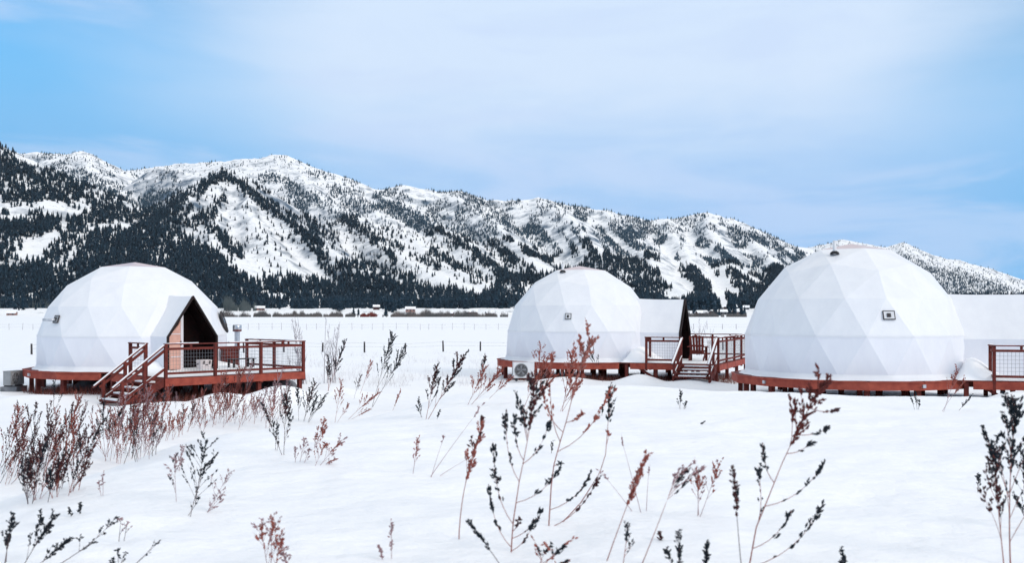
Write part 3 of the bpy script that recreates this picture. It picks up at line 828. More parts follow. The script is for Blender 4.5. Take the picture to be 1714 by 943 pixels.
# ------------------------------------------------------------------ geodesic domes
def geodesic():
    def sph(z, a): 
        r = math.sqrt(1 - z * z); return Vector((r * math.cos(a), r * math.sin(a), z))
    T = Vector((0, 0, 1)); zc = 1 / math.sqrt(5)
    U = [sph(zc, 2 * math.pi * k / 5) for k in range(5)]
    D = [sph(-zc, 2 * math.pi * (k + .5) / 5) for k in range(5)]
    tri = []
    for k in range(5):
        k1 = (k + 1) % 5
        tri.append(((T, 0), (U[k], 3), (U[k1], 3)))
        tri.append(((U[k1], 3), (U[k], 3), (D[k], 6)))
        tri.append(((D[k], 6), (D[k1], 6), (U[k1], 3)))
    verts = {}; faces = []
    def key(p): return (round(p.x, 4), round(p.y, 4), round(p.z, 4))
    for (a, la), (b, lb), (c, lc) in tri:
        g = {}
        for i in range(4):
            for j in range(4 - i):
                k = 3 - i - j
                p = (a * i + b * j + c * k) / 3; lev = round((la * i + lb * j + lc * k) / 3)
                p = p.normalized(); kk = key(p)
                verts.setdefault(kk, (p, lev)); g[(i, j)] = kk
        for i in range(3):
            for j in range(3 - i):
                faces.append((g[(i, j)], g[(i + 1, j)], g[(i, j + 1)]))
                if i + j < 2: faces.append((g[(i + 1, j)], g[(i + 1, j + 1)], g[(i, j + 1)]))
    lv = {}
    for p, l in verts.values(): lv.setdefault(l, []).append(p)
    zm = {l: sum(p.z for p in ps) / len(ps) for l, ps in lv.items()}
    rm = {l: sum(math.hypot(p.x, p.y) for p in ps) / len(ps) for l, ps in lv.items()}
    out = {}
    zb = zm[5]
    for kk, (p, l) in verts.items():
        q = p.copy()
        if l >= 3:
            rr = math.hypot(p.x, p.y); q.x *= rm[l] / rr; q.y *= rm[l] / rr; q.z = zm[l]
        else: q.z = zm[l] if l != 2 else p.z
        q.z -= zb; out[kk] = (q, l)
    F_ = [f for f in faces if all(out[k][1] <= 5 for k in f)]
    return out, F_, 1 - zb
GEO = geodesic()

def frame(C, az_):
    """local frame of a dome: n out of the entrance (angle from -Y towards +X), u to its left-hand side"""
    n = Vector((math.sin(az_), -math.cos(az_), 0)); u = Vector((math.cos(az_), math.sin(az_), 0))
    def W(nn, uu, z): 
        v = Vector(C) + n * nn + u * uu; v.z = C[2] + z; return v
    return n, u, W

def dome(C, r, hgt, rot, az_, t_face, label, words):
    out, faces, h0 = GEO
    rs = random.Random(words)
    th = thing('dome_tent', label, 'dome tent', C, 'geodesic dome tents')
    n, u, W = frame(C, az_)
    cr, sr = math.cos(rot), math.sin(rot)
    sz = hgt / h0
    def wp(kk):
        q = out[kk][0]
        return Vector(((q.x * cr - q.y * sr) * r, (q.x * sr + q.y * cr) * r, q.z * sz))
    cen = Vector((0, 0, hgt * .3))
    Nn = 7
    for f in faces:
        a, b, c = (wp(k) for k in f)
        mid = (a + b + c) / 3
        levels = sorted(out[k][1] for k in f)
        if levels[0] == 0: continue                       # top five triangles are the skylight
        # panels behind the entrance tunnel are left open
        nor = (b - a).cross(c - a).normalized()
        if nor.dot(mid - cen) < 0: b, c = c, b; nor = -nor
        V = []; ix = {}
        s1, s2, amp = rs.uniform(0, 9), rs.uniform(0, 9), rs.uniform(.6, 1.3)
        for i in range(Nn + 1):
            for j in range(Nn + 1 - i):
                k = Nn - i - j
                p = (a * i + b * j + c * k) / Nn
                e = 27 * i * j * k / Nn ** 3
                wr = math.sin(p.dot(u) * 9 + s1 + p.z * 3) * .35 + math.sin(p.z * 7 + s2 + p.dot(n) * 5) * .3
                p = p + nor * (-.007 * e * amp + .006 * e * wr)
                ix[(i, j)] = len(V); V.append(p)
        Fc = []
        for i in range(Nn):
            for j in range(Nn - i):
                Fc.append((ix[(i, j)], ix[(i + 1, j)], ix[(i, j + 1)]))
                if i + j < Nn - 1: Fc.append((ix[(i + 1, j)], ix[(i + 1, j + 1)], ix[(i, j + 1)]))
        mesh_obj('panel', V, Fc, M['fabric'] if levels[0] < 4 else M['fabric_wall'], th, smooth=True)
    # seam bands along the two lower rings
    for lev in (4,):
        ring = sorted([wp(k) for k, (q, l) in out.items() if l == lev], key=lambda p: math.atan2(p.y, p.x))
        mb = MB()
        ring2 = ring + ring[:1]
        for p, q in zip(ring2[:-1], ring2[1:]):
            m = (p + q) / 2; al, sd_ = m.dot(n), m.dot(u)
            if al > 0 and abs(sd_) < .9: continue
            o_ = Vector((m.x, m.y, 0)).normalized() * .006
            A_, B_ = p + o_ + Vector(C), q + o_ + Vector(C)
            mb.bar(A_, B_, .012, .05, ext=.002)
        mb.build('seam', M['fabric'], th)
    # skirt where the cover is tied down to the platform
    base = sorted([wp(k) for k, (q, l) in out.items() if l == 5], key=lambda p: math.atan2(p.y, p.x))
    V = []; Fc = []; nb = len(base) * 6
    for i in range(nb):
        p, q = base[i // 6], base[(i // 6 + 1) % len(base)]; f = (i % 6) / 6
        m = p.lerp(q, f); d = Vector((m.x, m.y, 0)).normalized()
        wv = .035 * math.sin(i * 1.7 + words * 2) + .03 * math.sin(i * .53 + words)
        V += [m + d * .01 + Vector((0, 0, .16)), m + d * .05 + Vector((0, 0, .04)), m + d * (.17 + wv) + Vector((0, 0, .012)), m + d * (.25 + wv) + Vector((0, 0, -.07 + wv))]
    for i in range(nb):
        j = (i + 1) % nb
        for k in range(3): Fc.append((i * 4 + k, i * 4 + k + 1, j * 4 + k + 1, j * 4 + k))
    mesh_obj('ground_skirt', V, Fc, M['fabric'], th, smooth=True)
    # skylight: five film panels
    for f in faces:
        if min(out[k][1] for k in f) != 0: continue
        a, b, c = (wp(k) for k in f)
        if (b - a).cross(c - a).z < 0: b, c = c, b
        m = (a + b + c) / 3
        V = [p * 1.0 + Vector((0, 0, .0)) for p in (a, b, c)]; V.append(m + Vector((0, 0, -.02)))
        mesh_obj('skylight_panel', V, [(0, 1, 3), (1, 2, 3), (2, 0, 3)], M['skylight'], th)
    # entrance tunnel
    hw, zs, zr = .95, 1.2, 2.62
    prof = [(-hw, 0.0), (-hw, zs), (0, zr), (hw, zs), (hw, 0.0)]
    def flare(t):
        e = min(1.0, max(0.0, 1 - (t - 2.6) / 1.3)); return e ** 1.8
    ts = [1.3 + (t_face - 1.3) * i / 10 for i in range(11)]
    names = ['tunnel_wall', 'tunnel_roof', 'tunnel_roof', 'tunnel_wall']
    for k in range(4):
        V = []; Fc = []
        (sa, za), (sb, zb_) = prof[k], prof[k + 1]
        Ms = 6
        for i, t in enumerate(ts):
            e = flare(t)
            for m in range(Ms + 1):
                f = m / Ms
                s_ = sa + (sb - sa) * f; z_ = za + (zb_ - za) * f
                s_ *= 1 + .22 * e; z_ *= 1 + .02 * e
                inner = math.sin(math.pi * f) * math.sin(math.pi * i / 10)
                s_ -= math.copysign(1, s_ if abs(s_) > 1e-3 else sa + sb) * (.03 * inner + .012 * inner * math.sin(t * 17 + f * 4 + words))
                V.append(W(t, s_, z_ + .005) - Vector(C))
        for i in range(10):
            for m in range(Ms):
                a0 = i * (Ms + 1) + m
                Fc.append((a0, a0 + Ms + 1, a0 + Ms + 2, a0 + 1))
        mesh_obj(names[k], V, Fc, M['fabric'] if k in (1, 2) else M['fabric_wall'], th, smooth=True)
    # near-black sheets painting the shade inside the tunnel, and trim round the mouth
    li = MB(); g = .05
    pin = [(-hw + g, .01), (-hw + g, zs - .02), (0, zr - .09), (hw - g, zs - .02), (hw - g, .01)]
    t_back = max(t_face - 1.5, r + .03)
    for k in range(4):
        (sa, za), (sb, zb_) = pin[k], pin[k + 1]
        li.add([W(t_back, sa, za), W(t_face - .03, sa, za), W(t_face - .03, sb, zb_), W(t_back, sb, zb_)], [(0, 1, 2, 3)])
    li.build('shade_lining', M['tunnel_shade'], th)
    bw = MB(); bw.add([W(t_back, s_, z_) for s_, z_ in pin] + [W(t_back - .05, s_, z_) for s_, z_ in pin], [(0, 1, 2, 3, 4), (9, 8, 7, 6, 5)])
    bw.build('shade_end_wall', M['tunnel_shade'], th)
    for k in range(4):
        (sa, za), (sb, zb_) = prof[k], prof[k + 1]
        MB().bar(W(t_face, sa * .985, za), W(t_face, sb * .985, zb_ - (.03 if k in (1,) else 0)), .06, .09, up=n, ext=.01).build('mouth_trim', M['trim'], th)
    return th, W, wp

def vent_box(th, p, nor, w, h, mat_, pipe=None):
    """small framed vent on a dome panel"""
    p = Vector(p); nor = Vector(nor).normalized(); sx = nor.cross(Vector((0, 0, 1))).normalized(); uz = sx.cross(nor)
    mb = MB()
    for s0, z0, s1, z1 in ((-1, -1, 1, -1), (1, -1, 1, 1), (1, 1, -1, 1), (-1, 1, -1, -1)):
        mb.bar(p + sx * s0 * w / 2 + uz * z0 * h / 2, p + sx * s1 * w / 2 + uz * z1 * h / 2, .026, .03, up=nor, ext=.012)
    fr = mb.build('vent', M['post'], th)
    b = MB(); b.bar(p - nor * .05, p + nor * .012, w * .96, h * .96, up=uz); b.build('vent_plate', mat_, fr)
    lv = MB()
    for k in range(3):
        lv.bar(p + nor * .03 - sx * w * .14 + uz * h * (.12 - .16 * k), p + nor * .03 + sx * w * .2 + uz * h * (.12 - .16 * k), .03, .03, up=nor)
    lv.build('vent_louvre', M['post'], fr, kind='stuff')
    if pipe:
        pb = MB(); pb.tube([p - uz * .02, p + pipe * .5 - uz * .03, p + pipe - uz * .02], .045, 8); pb.build('vent_pipe', M['steel'], fr, True)

def chimney(th, p, h, rad):
    p = Vector(p)
    MB().lathe(p, [(rad * 2.6, -.03), (rad * 2.2, .03), (rad * 1.1, .07), (0, .07)], 12).build('chimney_boot', M['black'], th, True)
    MB().lathe(p, [(rad, -.05), (rad, h), (rad * .75, h + .01), (rad * .75, h - .1)], 12).build('chimney', M['ac'], th, True)

def surf(C, W_, wp, px, py, hint):
    pass

# ------------------------------------------------------------------ timber decks
def rail_run(th, A, B, zt, mesh=True, posts=2, first=True, last=True, snow=True, rnd=None):
    """guard rail from A to B (points at deck level): posts, cap rail, second rail, blocks, foot rail, wire panel"""
    A, B = Vector(A), Vector(B); d = (B - A); L = d.length; d.normalize(); up = Vector((0, 0, 1))
    ang = math.atan2(d.y, d.x)
    for i in range(posts):
        if (i == 0 and not first) or (i == posts - 1 and not last): continue
        p = A.lerp(B, i / (posts - 1)); side = d.cross(up) * .0
        MB().post(p.x, p.y, p.z - .32, p.z + zt - .02, .09, ang).build('rail_post', M['wood'], th)
    MB().bar(A + up * (zt), B + up * (zt), .13, .035, ext=.05).build('cap_rail', M['wood'], th)
    if snow:
        sb = MB(); m = 14; rr = random.Random(int(L * 1000))
        for i in range(m):
            if rr.random() < .3: continue
            a = A.lerp(B, i / m) + up * (zt + .028); b = A.lerp(B, (i + 1) / m) + up * (zt + .028)
            sb.bar(a, b, .10 * rr.uniform(.7, 1), .022 * rr.uniform(.6, 1.5))
        if sb.v: sb.build('rail_snow', M['snow_piece'], th, kind='stuff')
    for i in range(posts - 1):
        a = A.lerp(B, i / (posts - 1)) + d * .05; b = A.lerp(B, (i + 1) / (posts - 1)) - d * .05
        MB().bar(a + up * (zt - .15), b + up * (zt - .15), .045, .075).build('upper_rail', M['wood'], th)
        MB().bar(a + up * .13, b + up * .13, .045, .075).build('foot_rail', M['wood'], th)
        m = (a + b) / 2
        MB().post(m.x, m.y, m.z + zt - .11, m.z + zt - .02, .07, ang, .045).build('rail_block', M['wood'], th)
        if mesh:
            mb = MB(); ln = (b - a).length; z0, z1 = .17, zt - .19
            nx = max(2, int(ln / .1)); nz = int((z1 - z0) / .1)
            for k in range(1, nx):
                p = a + d * ln * k / nx; mb.bar(p + up * z0, p + up * z1, .006, .006)
            for k in range(1, nz):
                z = z0 + (z1 - z0) * k / nz; mb.bar(a + up * z, b + up * z, .006, .006)
            mb.build('wire_mesh', M['wire'], th, kind='stuff')

def stairs(th, top_a, top_b, run, drop, zt, steps):
    """stair between the two stringer tops (deck level points) going along -u"""
    A, B = Vector(top_a), Vector(top_b); run = Vector(run)
    across = (B - A)
    for k in range(steps):
        f = (k + 1) / (steps + .3)
        c = run * f - Vector((0, 0, drop * (k + 1) / (steps + 1)))
        a, b = A + c + across * .04, B + c - across * .04
        tr = MB(); tr.bar(a, b, .26, .045); tr.build('tread', M['wood'], th)
        sn = MB(); sn.bar(a + across * .06 + Vector((0, 0, .045)), b - across * .1 + Vector((0, 0, .04)), .2, .05); sn.build('tread_snow', M['snow_piece'], th)
    foot = run - Vector((0, 0, drop))
    for P0 in (A, B):
        MB().bar(P0 - Vector((0, 0, .12)), P0 + foot - Vector((0, 0, .10)), .05, .24).build('stringer', M['wood'], th)
        for f in (.45, .92):
            p = P0 + foot * f
            MB().post(p.x, p.y, p.z - .45, p.z + zt - .03 - .30 * f, .09, math.atan2(run.y, run.x)).build('stair_post', M['wood'], th)
        hf = foot * 1.12 + Vector((0, 0, zt - .34))
        MB().bar(P0 + Vector((0, 0, zt)), P0 + hf, .12, .035, ext=.03).build('stair_handrail', M['wood'], th)
        MB().bar(P0 + Vector((0, 0, zt + .03)), P0 + hf + Vector((0, 0, .03)), .07, .028).build('handrail_snow', M['snow_piece'], th)
        MB().bar(P0 + Vector((0, 0, zt - .16)), P0 + foot + Vector((0, 0, zt - .46)), .045, .08).build('stair_rail', M['wood'], th)
        MB().bar(P0 + Vector((0, 0, .28)), P0 + foot + Vector((0, 0, .12)), .045, .08).build('stair_rail', M['wood'], th)
        MB().bar(P0 + Vector((0, 0, .325)), P0 + foot + Vector((0, 0, .165)), .03, .02).build('handrail_snow', M['snow_piece'], th)

def deck(C, r, az_, label, n_front, stair_n, u_lo, u_hi, n_back, ring_rot, rails, words):
    n, u, W = frame(C, az_)
    th = thing('timber_deck', label, 'deck', (C[0], C[1], Gf(C[0], C[1])), 'red timber decks under the domes')
    rs = random.Random(words)
    RP = r + .36; K = 15
    ringp = [Vector((C[0] + RP * math.cos(ring_rot + 2 * math.pi * k / K), C[1] + RP * math.sin(ring_rot + 2 * math.pi * k / K), C[2])) for k in range(K)]
    # platform boards under the dome
    pl = MB(); pl.add([p - Vector((0, 0, .012)) for p in ringp] + [p - Vector((0, 0, .05)) for p in ringp], [tuple(range(K)), tuple(reversed(range(K, 2 * K)))] + [(k, K + k, K + (k + 1) % K, (k + 1) % K) for k in range(K)])
    pl.build('platform', M['wood'], th)
    def in_deck(p):
        q = Vector(p) - Vector(C); a, b = q.dot(n), q.dot(u)
        return n_back < a < n_front and u_lo < b < u_hi
    for k in range(K):
        a, b = ringp[k], ringp[(k + 1) % K]; m = (a + b) / 2
        if in_deck(m): continue
        MB().bar(a - Vector((0, 0, .155)), b - Vector((0, 0, .155)), .05, .25, ext=.01).build('fascia_board', M['wood_sunlit'], th)
        MB().bar(a.lerp(b, .02) - Vector((0, 0, .03)) , b.lerp(a, .02) - Vector((0, 0, .03)), .12, .03).build('edge_board', M['wood_sunlit'], th)
        g = Gf(a.x, a.y)
        q = a.lerp(Vector(C), .07)
        MB().post(q.x, q.y, min(g, Gf(q.x, q.y)) - .3, C[2] - .05, .15, math.atan2(a.y - C[1], a.x - C[0])).build('support_post', M['wood'], th)
        if k % 3 == 0:
            cl = a + (a - Vector(C)).normalized() * .032
            MB().post(cl.x, cl.y, C[2] - .20, C[2] - .10, .10, math.atan2(a.y - C[1], a.x - C[0]), .10).build('bracket', M['steel'], th)
    for rad, cnt in ((.62, 9), (.3, 5)):
        for k in range(cnt):
            t_ = 2 * math.pi * k / cnt + .3
            x, y = C[0] + r * rad * math.cos(t_), C[1] + r * rad * math.sin(t_)
            MB().post(x, y, Gf(x, y) - .3, C[2] - .05, .14, t_).build('support_post', M['wood'], th)
    for k in range(-2, 3):
        s_ = k * 1.25; half = math.sqrt(max(.1, (r + .15) ** 2 - s_ ** 2))
        MB().bar(W(-half, s_, -.17), W(half, s_, -.17), .06, .2).build('joist', M['wood'], th)
    # entrance deck: boards, snow lying on them, fascia, posts
    nb = 0; bw = .145; b0 = u_lo
    while b0 < u_hi - .01:
        b1 = min(b0 + bw - .006, u_hi)
        MB().bar(W(n_back, (b0 + b1) / 2, -.02), W(n_front - .002, (b0 + b1) / 2, -.02), b1 - b0, .036).build('deck_board', M['wood'], th)
        b0 += bw
    nx, ny = 40, 46
    V = []; Fc = []
    for i in range(nx + 1):
        for j in range(ny + 1):
            a = n_back + (n_front - n_back - .1) * i / nx + .03; b = u_lo + .05 + (u_hi - u_lo - .1) * j / ny
            q = W(a, b, 0)
            e = min(i, nx - i, j, ny - j) / 3.0
            z = .055 + .035 * float(perlin(q.x * 1.3, q.y * 1.3)) + .02 * float(perlin(q.x * 4, q.y * 4))
            dd = math.hypot(a, b) - (r + .1)
            z += .30 * math.exp(-(max(dd, 0) / .45) ** 2) * (1 if abs(b) > .9 else .1)
            z += .34 * math.exp(-((a - r - .1) / .55) ** 2 - ((b + 1.6) / .7) ** 2) if words > 1 else 0
            if abs(b) < .9 and a > 4: z -= .03
            z = z if e >= 1 else z * e - .02 * (1 - e)
            V.append(W(a, b, z) - wloc(th))
    for i in range(nx):
        for j in range(ny):
            a0 = i * (ny + 1) + j; Fc.append((a0, a0 + ny + 1, a0 + ny + 2, a0 + 1))
    mesh_obj('deck_snow', V, Fc, M['snow_piece'], th, smooth=True)
    cs = [(n_back + .5, u_lo), (n_front, u_lo), (n_front, u_hi), (n_back, u_hi)]
    for (a0, b0_), (a1, b1_) in zip(cs[:-1], cs[1:]):
        MB().bar(W(a0, b0_, -.15), W(a1, b1_, -.15), .05, .24, ext=.024).build('fascia_board', M['wood_sunlit'], th)
    na = max(2, round((n_front - n_back) / 1.3))
    for i in range(4):
        for j in range(na + 1):
            b = u_lo + .12 + (u_hi - u_lo - .24) * i / 3; a = n_back + .3 + (n_front - n_back - .42) * j / na
            q = W(a, b, 0)
            if math.hypot(a, b) < r + .1: continue
            MB().post(q.x, q.y, Gf(q.x, q.y) - .3, C[2] - .05, .13, az_).build('support_post', M['wood'], th)
    for i in range(3):
        b = u_lo + .12 + (u_hi - u_lo - .24) * (i + .5) / 3
        MB().bar(W(n_back + .2, b, -.16), W(n_front - .05, b, -.16), .05, .2).build('joist', M['wood'], th)
    # diagonal braces
    q0, q1 = W(n_back + .8, u_lo + .12, -.22), W(n_back + 1.7, u_lo + .12, -.75)
    MB().bar(q0, q1, .06, .09).build('brace', M['wood'], th)
    zt = 1.05
    n0, n1 = stair_n
    rails(th, W, zt)
    g = Gf(*(W((n0 + n1) / 2, u_lo - 1.5, 0).xy))
    drop = C[2] - g + .02
    stairs(th, W(n1, u_lo, 0), W(n0, u_lo, 0), u * -1.5, drop, zt - .03, 4)
    return th, W

DZ = .80
# dome and deck on the left
C1 = ((226 - CX) / F * 38.0, 38.0, DZ)
A1 = R(47)
def rails1(th, W, zt):
    rail_run(th, W(7.3, -2.6, 0), W(7.3, 2.55, 0), zt, posts=4)
    rail_run(th, W(7.3, 2.55, 0), W(3.7, 2.55, 0), zt, posts=3, first=False)
    rail_run(th, W(4.95, -2.6, 0), W(6.0, -2.6, 0), zt, posts=2)
deck1, W1 = deck(C1, 3.47, A1, 'red timber deck with stairs and railings under the left dome', 7.33, (6.02, 7.28), -2.62, 2.57, 3.2, R(10), rails1, 1)
d1, _, wp1 = dome(C1, 3.47, 3.98, R(-90 + 12), A1, 4.3, 'white dome tent on the left, its dark gabled doorway towards the camera', 1)
# dome and deck in the middle
C2 = ((970 - CX) / F * 44.5, 44.5, DZ)
A2 = R(67.5)
def rails2(th, W, zt):
    rail_run(th, W(3.75, -2.6, 0), W(5.18, -2.6, 0), zt, posts=2)
    rail_run(th, W(6.68, -2.6, 0), W(6.68, 4.58, 0), zt, posts=5)
    rail_run(th, W(6.68, 4.58, 0), W(3.4, 4.58, 0), zt, posts=3, first=False)
    rail_run(th, W(3.75, -2.6, 0), W(3.75, -2.0, 0), zt, posts=2, first=False, mesh=False)
deck2, W2 = deck(C2, 3.33, A2, 'red timber deck with snowy steps under the middle dome', 6.7, (5.22, 6.62), -2.62, 4.6, 2.6, R(4), rails2, 2)
d2, _, wp2 = dome(C2, 3.33, 4.15, R(-90 + 6), A2, 4.76, 'white dome tent in the middle with its entrance tunnel to the right', 2)
# dome and deck on the right
C3 = ((1425.5 - CX) / F * 33.4, 33.4, DZ)
A3 = R(73)
def rails3(th, W, zt):
    rail_run(th, W(3.95, -2.6, 0), W(6.9, -2.6, 0), zt, posts=3)
    rail_run(th, W(3.95, -2.6, 0), W(3.95, -1.9, 0), zt, posts=2, first=False, mesh=False)
deck3, W3 = deck(C3, 3.56, A3, 'red timber deck under the right dome, cut by the frame edge', 8.4, (7.0, 8.3), -2.62, 2.57, 2.9, R(-6), rails3, 3)
d3, _, wp3 = dome(C3, 3.56, 4.36, R(-90), A3, 5.35, 'large white dome tent on the right, entrance tunnel cut by the frame edge', 3)

# points on a dome from photograph rows: march a ray to the panel surface
def dome_hit(C, r, hgt, px, py):
    h0 = GEO[2]; zc = C[2] + hgt * (1 - 1 / h0)
    d = Vector(((px - CX) / F, 1, -(py - HZ) / F))
    t = (C[1] - r * 1.2)
    while t < C[1] + r:
        p = Vector((0, 0, EYE)) + d * t
        q = p - Vector((C[0], C[1], zc)); q.z *= r * h0 / hgt
        if q.length < r * .985: return p, Vector((q.x, q.y, q.z * .9)).normalized()
        t += .01
    return Vector((C[0], C[1] - r, 2)), Vector((0, -1, 0))
p, nn = dome_hit(C2, 3.33, 4.15, 951, 530); vent_box(d2, p + nn * .0, nn, .24, .24, M['ac'])
p, nn = dome_hit(C3, 3.56, 4.36, 1488, 528); vent_box(d3, p + nn * .0, nn, .34, .26, M['ac'])
p, nn = dome_hit(C1, 3.47, 3.98, 95, 535); vent_box(d1, p + nn * .02, nn, .26, .26, M['ac_grey'], Vector((-.42, -.12, 0)))
p, nn = dome_hit(C2, 3.33, 4.15, 942, 455); chimney(d2, p, .36, .055)
p, nn = dome_hit(C3, 3.56, 4.36, 1397, 424); chimney(d3, p, .40, .06)
# round window on the right flank of the left dome
p, nn = dome_hit(C1, 3.47, 3.98, 373, 540)
e1 = nn.cross(Vector((0, 0, 1))).normalized(); e2 = e1.cross(nn)
mb = MB(); k = 20
ring_o = [p + nn * .05 + (e1 * math.cos(t) + e2 * math.sin(t)) * .40 for t in [2 * math.pi * i / k for i in range(k)]]
MB().tube(ring_o + ring_o[:1], .045, 6, False).build('porthole_frame', M['post'], d1, True)
mb.add([q - nn * .01 for q in ring_o] + [p + nn * .1], [(i, (i + 1) % k, k) for i in range(k)]); mb.build('porthole', M['glass'], d1)
# open door leaf inside the left doorway
W = W1
dl = MB(); q0, q1 = W(4.12, -.80, 0), W(3.98, -.26, 0)
dl.bar((q0 + q1) / 2 + Vector((0, 0, .06)), (q0 + q1) / 2 + Vector((0, 0, 1.25)), (q1 - q0).length, .04, up=(q1 - q0).cross(Vector((0, 0, 1))))
dmid = (q0 + q1) / 2
dv = (q1 - q0).normalized(); dn_ = Vector((0, 0, 1)).cross(dv).normalized()
V = []
for s_, z_ in ((0, .06), ((q1 - q0).length, .06), ((q1 - q0).length, 1.86), (.42, 1.62), (0, 1.22)):
    V += [q0 + dv * s_ + Vector((0, 0, z_)) + dn_ * .02, q0 + dv * s_ + Vector((0, 0, z_)) - dn_ * .02]
dl = MB(); dl.add(V, [(0, 2, 4, 6, 8), (9, 7, 5, 3, 1)] + [(2 * i, 2 * i + 1, (2 * i + 3) % 10, (2 * i + 2) % 10) for i in range(5)])
door = dl.build('door', M['door'], d1)
for z_ in (.5, .95, 1.3):
    MB().bar(q0 + dv * .06 + Vector((0, 0, z_)) - dn_ * .028, q1 - dv * .06 + Vector((0, 0, z_)) - dn_ * .028, .02, .03).build('door_rail', M['jamb'], door)
MB().bar(q1 - dv * .07 + Vector((0, 0, .9)) - dn_ * .06, q1 - dv * .07 + Vector((0, 0, 1.05)) - dn_ * .06, .03, .03).build('door_handle', M['black'], door)
MB().post(q1.x, q1.y, DZ + .05, DZ + 1.98, .10, A1).build('door_jamb', M['jamb'], d1)

# ------------------------------------------------------------------ things on and beside the decks
def ac_unit(x, y, z, ang, label, m_, w=.85, h=.62, d=.33, fan=True):
    t = thing('heat_pump', label, 'heat pump', (x, y, z))
    c, s = math.cos(ang), math.sin(ang)
    def L(u_, v_, zz): return Vector((x + u_ * c - v_ * s, y + u_ * s + v_ * c, z + zz))
    MB().bar(L(-w/2, 0, .12 + h/2), L(w/2, 0, .12 + h/2), d, h).build('casing', m_, t)
    MB().bar(L(-w/2 - .01, 0, .13 + h), L(w/2 + .01, 0, .13 + h), d + .02, .02).build('lid', m_, t)
    for u_ in (-.3, .3):
        MB().bar(L(u_, -d/2, .05), L(u_, d/2, .05), .07, .12).build('foot', M['black'], t)
    if fan:
        cx, cz, rr = -.12, .12 + h/2, h * .43
        ring = [L(cx + rr * math.cos(a), -d/2 - .012, cz + rr * math.sin(a)) for a in [2 * math.pi * i / 24 for i in range(25)]]
        MB().tube(ring, .016, 5, False).build('fan_ring', M['ac_grey'], t)
        disk = MB(); disk.add(ring[:-1] + [L(cx, -d/2 - .008, cz)], [(i, (i + 1) % 24, 24) for i in range(24)]); disk.build('fan_well', M['post'], t)
        gr = MB()
        for f in (.3, .5, .7, .88):
            rg = [L(cx + rr * f * math.cos(a), -d/2 - .02, cz + rr * f * math.sin(a)) for a in [2 * math.pi * i / 20 for i in range(21)]]
            gr.tube(rg, .005, 4, False)
        for a in range(8):
            gr.bar(L(cx, -d/2 - .02, cz), L(cx + rr * math.cos(a * .785), -d/2 - .02, cz + rr * math.sin(a * .785)), .008, .008, up=(0, 1, 0))
        gr.build('fan_grille', M['ac_grey'], t, kind='stuff')
        for k in range(5):
            a = k * 1.2566
            b = MB(); b.add([L(cx, -d/2 - .010, cz), L(cx + rr * .8 * math.cos(a), -d/2 - .013, cz + rr * .8 * math.sin(a)), L(cx + rr * .8 * math.cos(a + .6), -d/2 - .010, cz + rr * .8 * math.sin(a + .6))], [(0, 1, 2)])
            b.build('fan_blade', M['wire'], t)
    return t
x = (876 - CX) / F * 41.0
ac_unit(x, 40.7, Gf(x, 40.7) + .05, R(8), 'white outdoor heat pump with round fan under the middle deck', M['ac'])
x = (23 - CX) / F * 36.5
t = ac_unit(x, 36.5, Gf(x, 36.5) + .12, R(80), 'grey outdoor heat pump beside the far left corner of the left deck', M['ac_grey'], w=.75, h=.5, d=.3, fan=True)
st = MB(); st.bar((x - .3, 36.5, Gf(x, 36.5) + .08), (x + .3, 36.5, Gf(x, 36.5) + .08), .8, .22); st.build('stand', M['rock'], t)

# cool box in the doorway
cq = W1(5.2, -.08, .10)
t = thing('cool_box', 'pale cool box with dark latches on the deck by the left doorway', 'cool box', cq)
def box_taper(c, az_, w, d, h, top, bev=.03):
    n, u, Wl = frame((c[0], c[1], c[2]), az_); mb = MB()
    pts = []
    for z, k in ((0, 1), (h, top)):
        for sx, sy in ((-1, -1), (1, -1), (1, 1), (-1, 1)):
            for ex, ey in (((0, 1), (1, 0)) if sx * sy > 0 else ((1, 0), (0, 1))):
                pts.append(Wl(sy * (d/2 * k - bev * ey), sx * (w/2 * k - bev * ex), z))
    m = 8
    mb.add(pts, [tuple(reversed(range(m))), tuple(range(m, 2 * m))] + [(i, (i + 1) % m, m + (i + 1) % m, m + i) for i in range(m)])
    return mb
box_taper(cq, A1, .40, .34, .24, 1.06).build('tub', M['cooler'], t)
lid = box_taper(cq + Vector((0, 0, .25)), A1, .44, .38, .07, .95).build('lid', M['cooler'], t)
n_, u_, Wc = frame((cq.x, cq.y, cq.z), A1)
for s_ in (-.11, .11):
    MB().bar(Wc(.19, s_, .17), Wc(.20, s_, .29), .04, .02, up=n_).build('latch', M['black'], t)
MB().bar(Wc(.19, -.05, .15), Wc(.19, .05, .15), .012, .03).build('badge', M['post'], t)
MB().tube([Wc(0, -.22, .2), Wc(.06, -.26, .16), Wc(-.06, -.26, .16), Wc(0, -.22, .2)], .012, 5).build('rope_handle', M['black'], t)

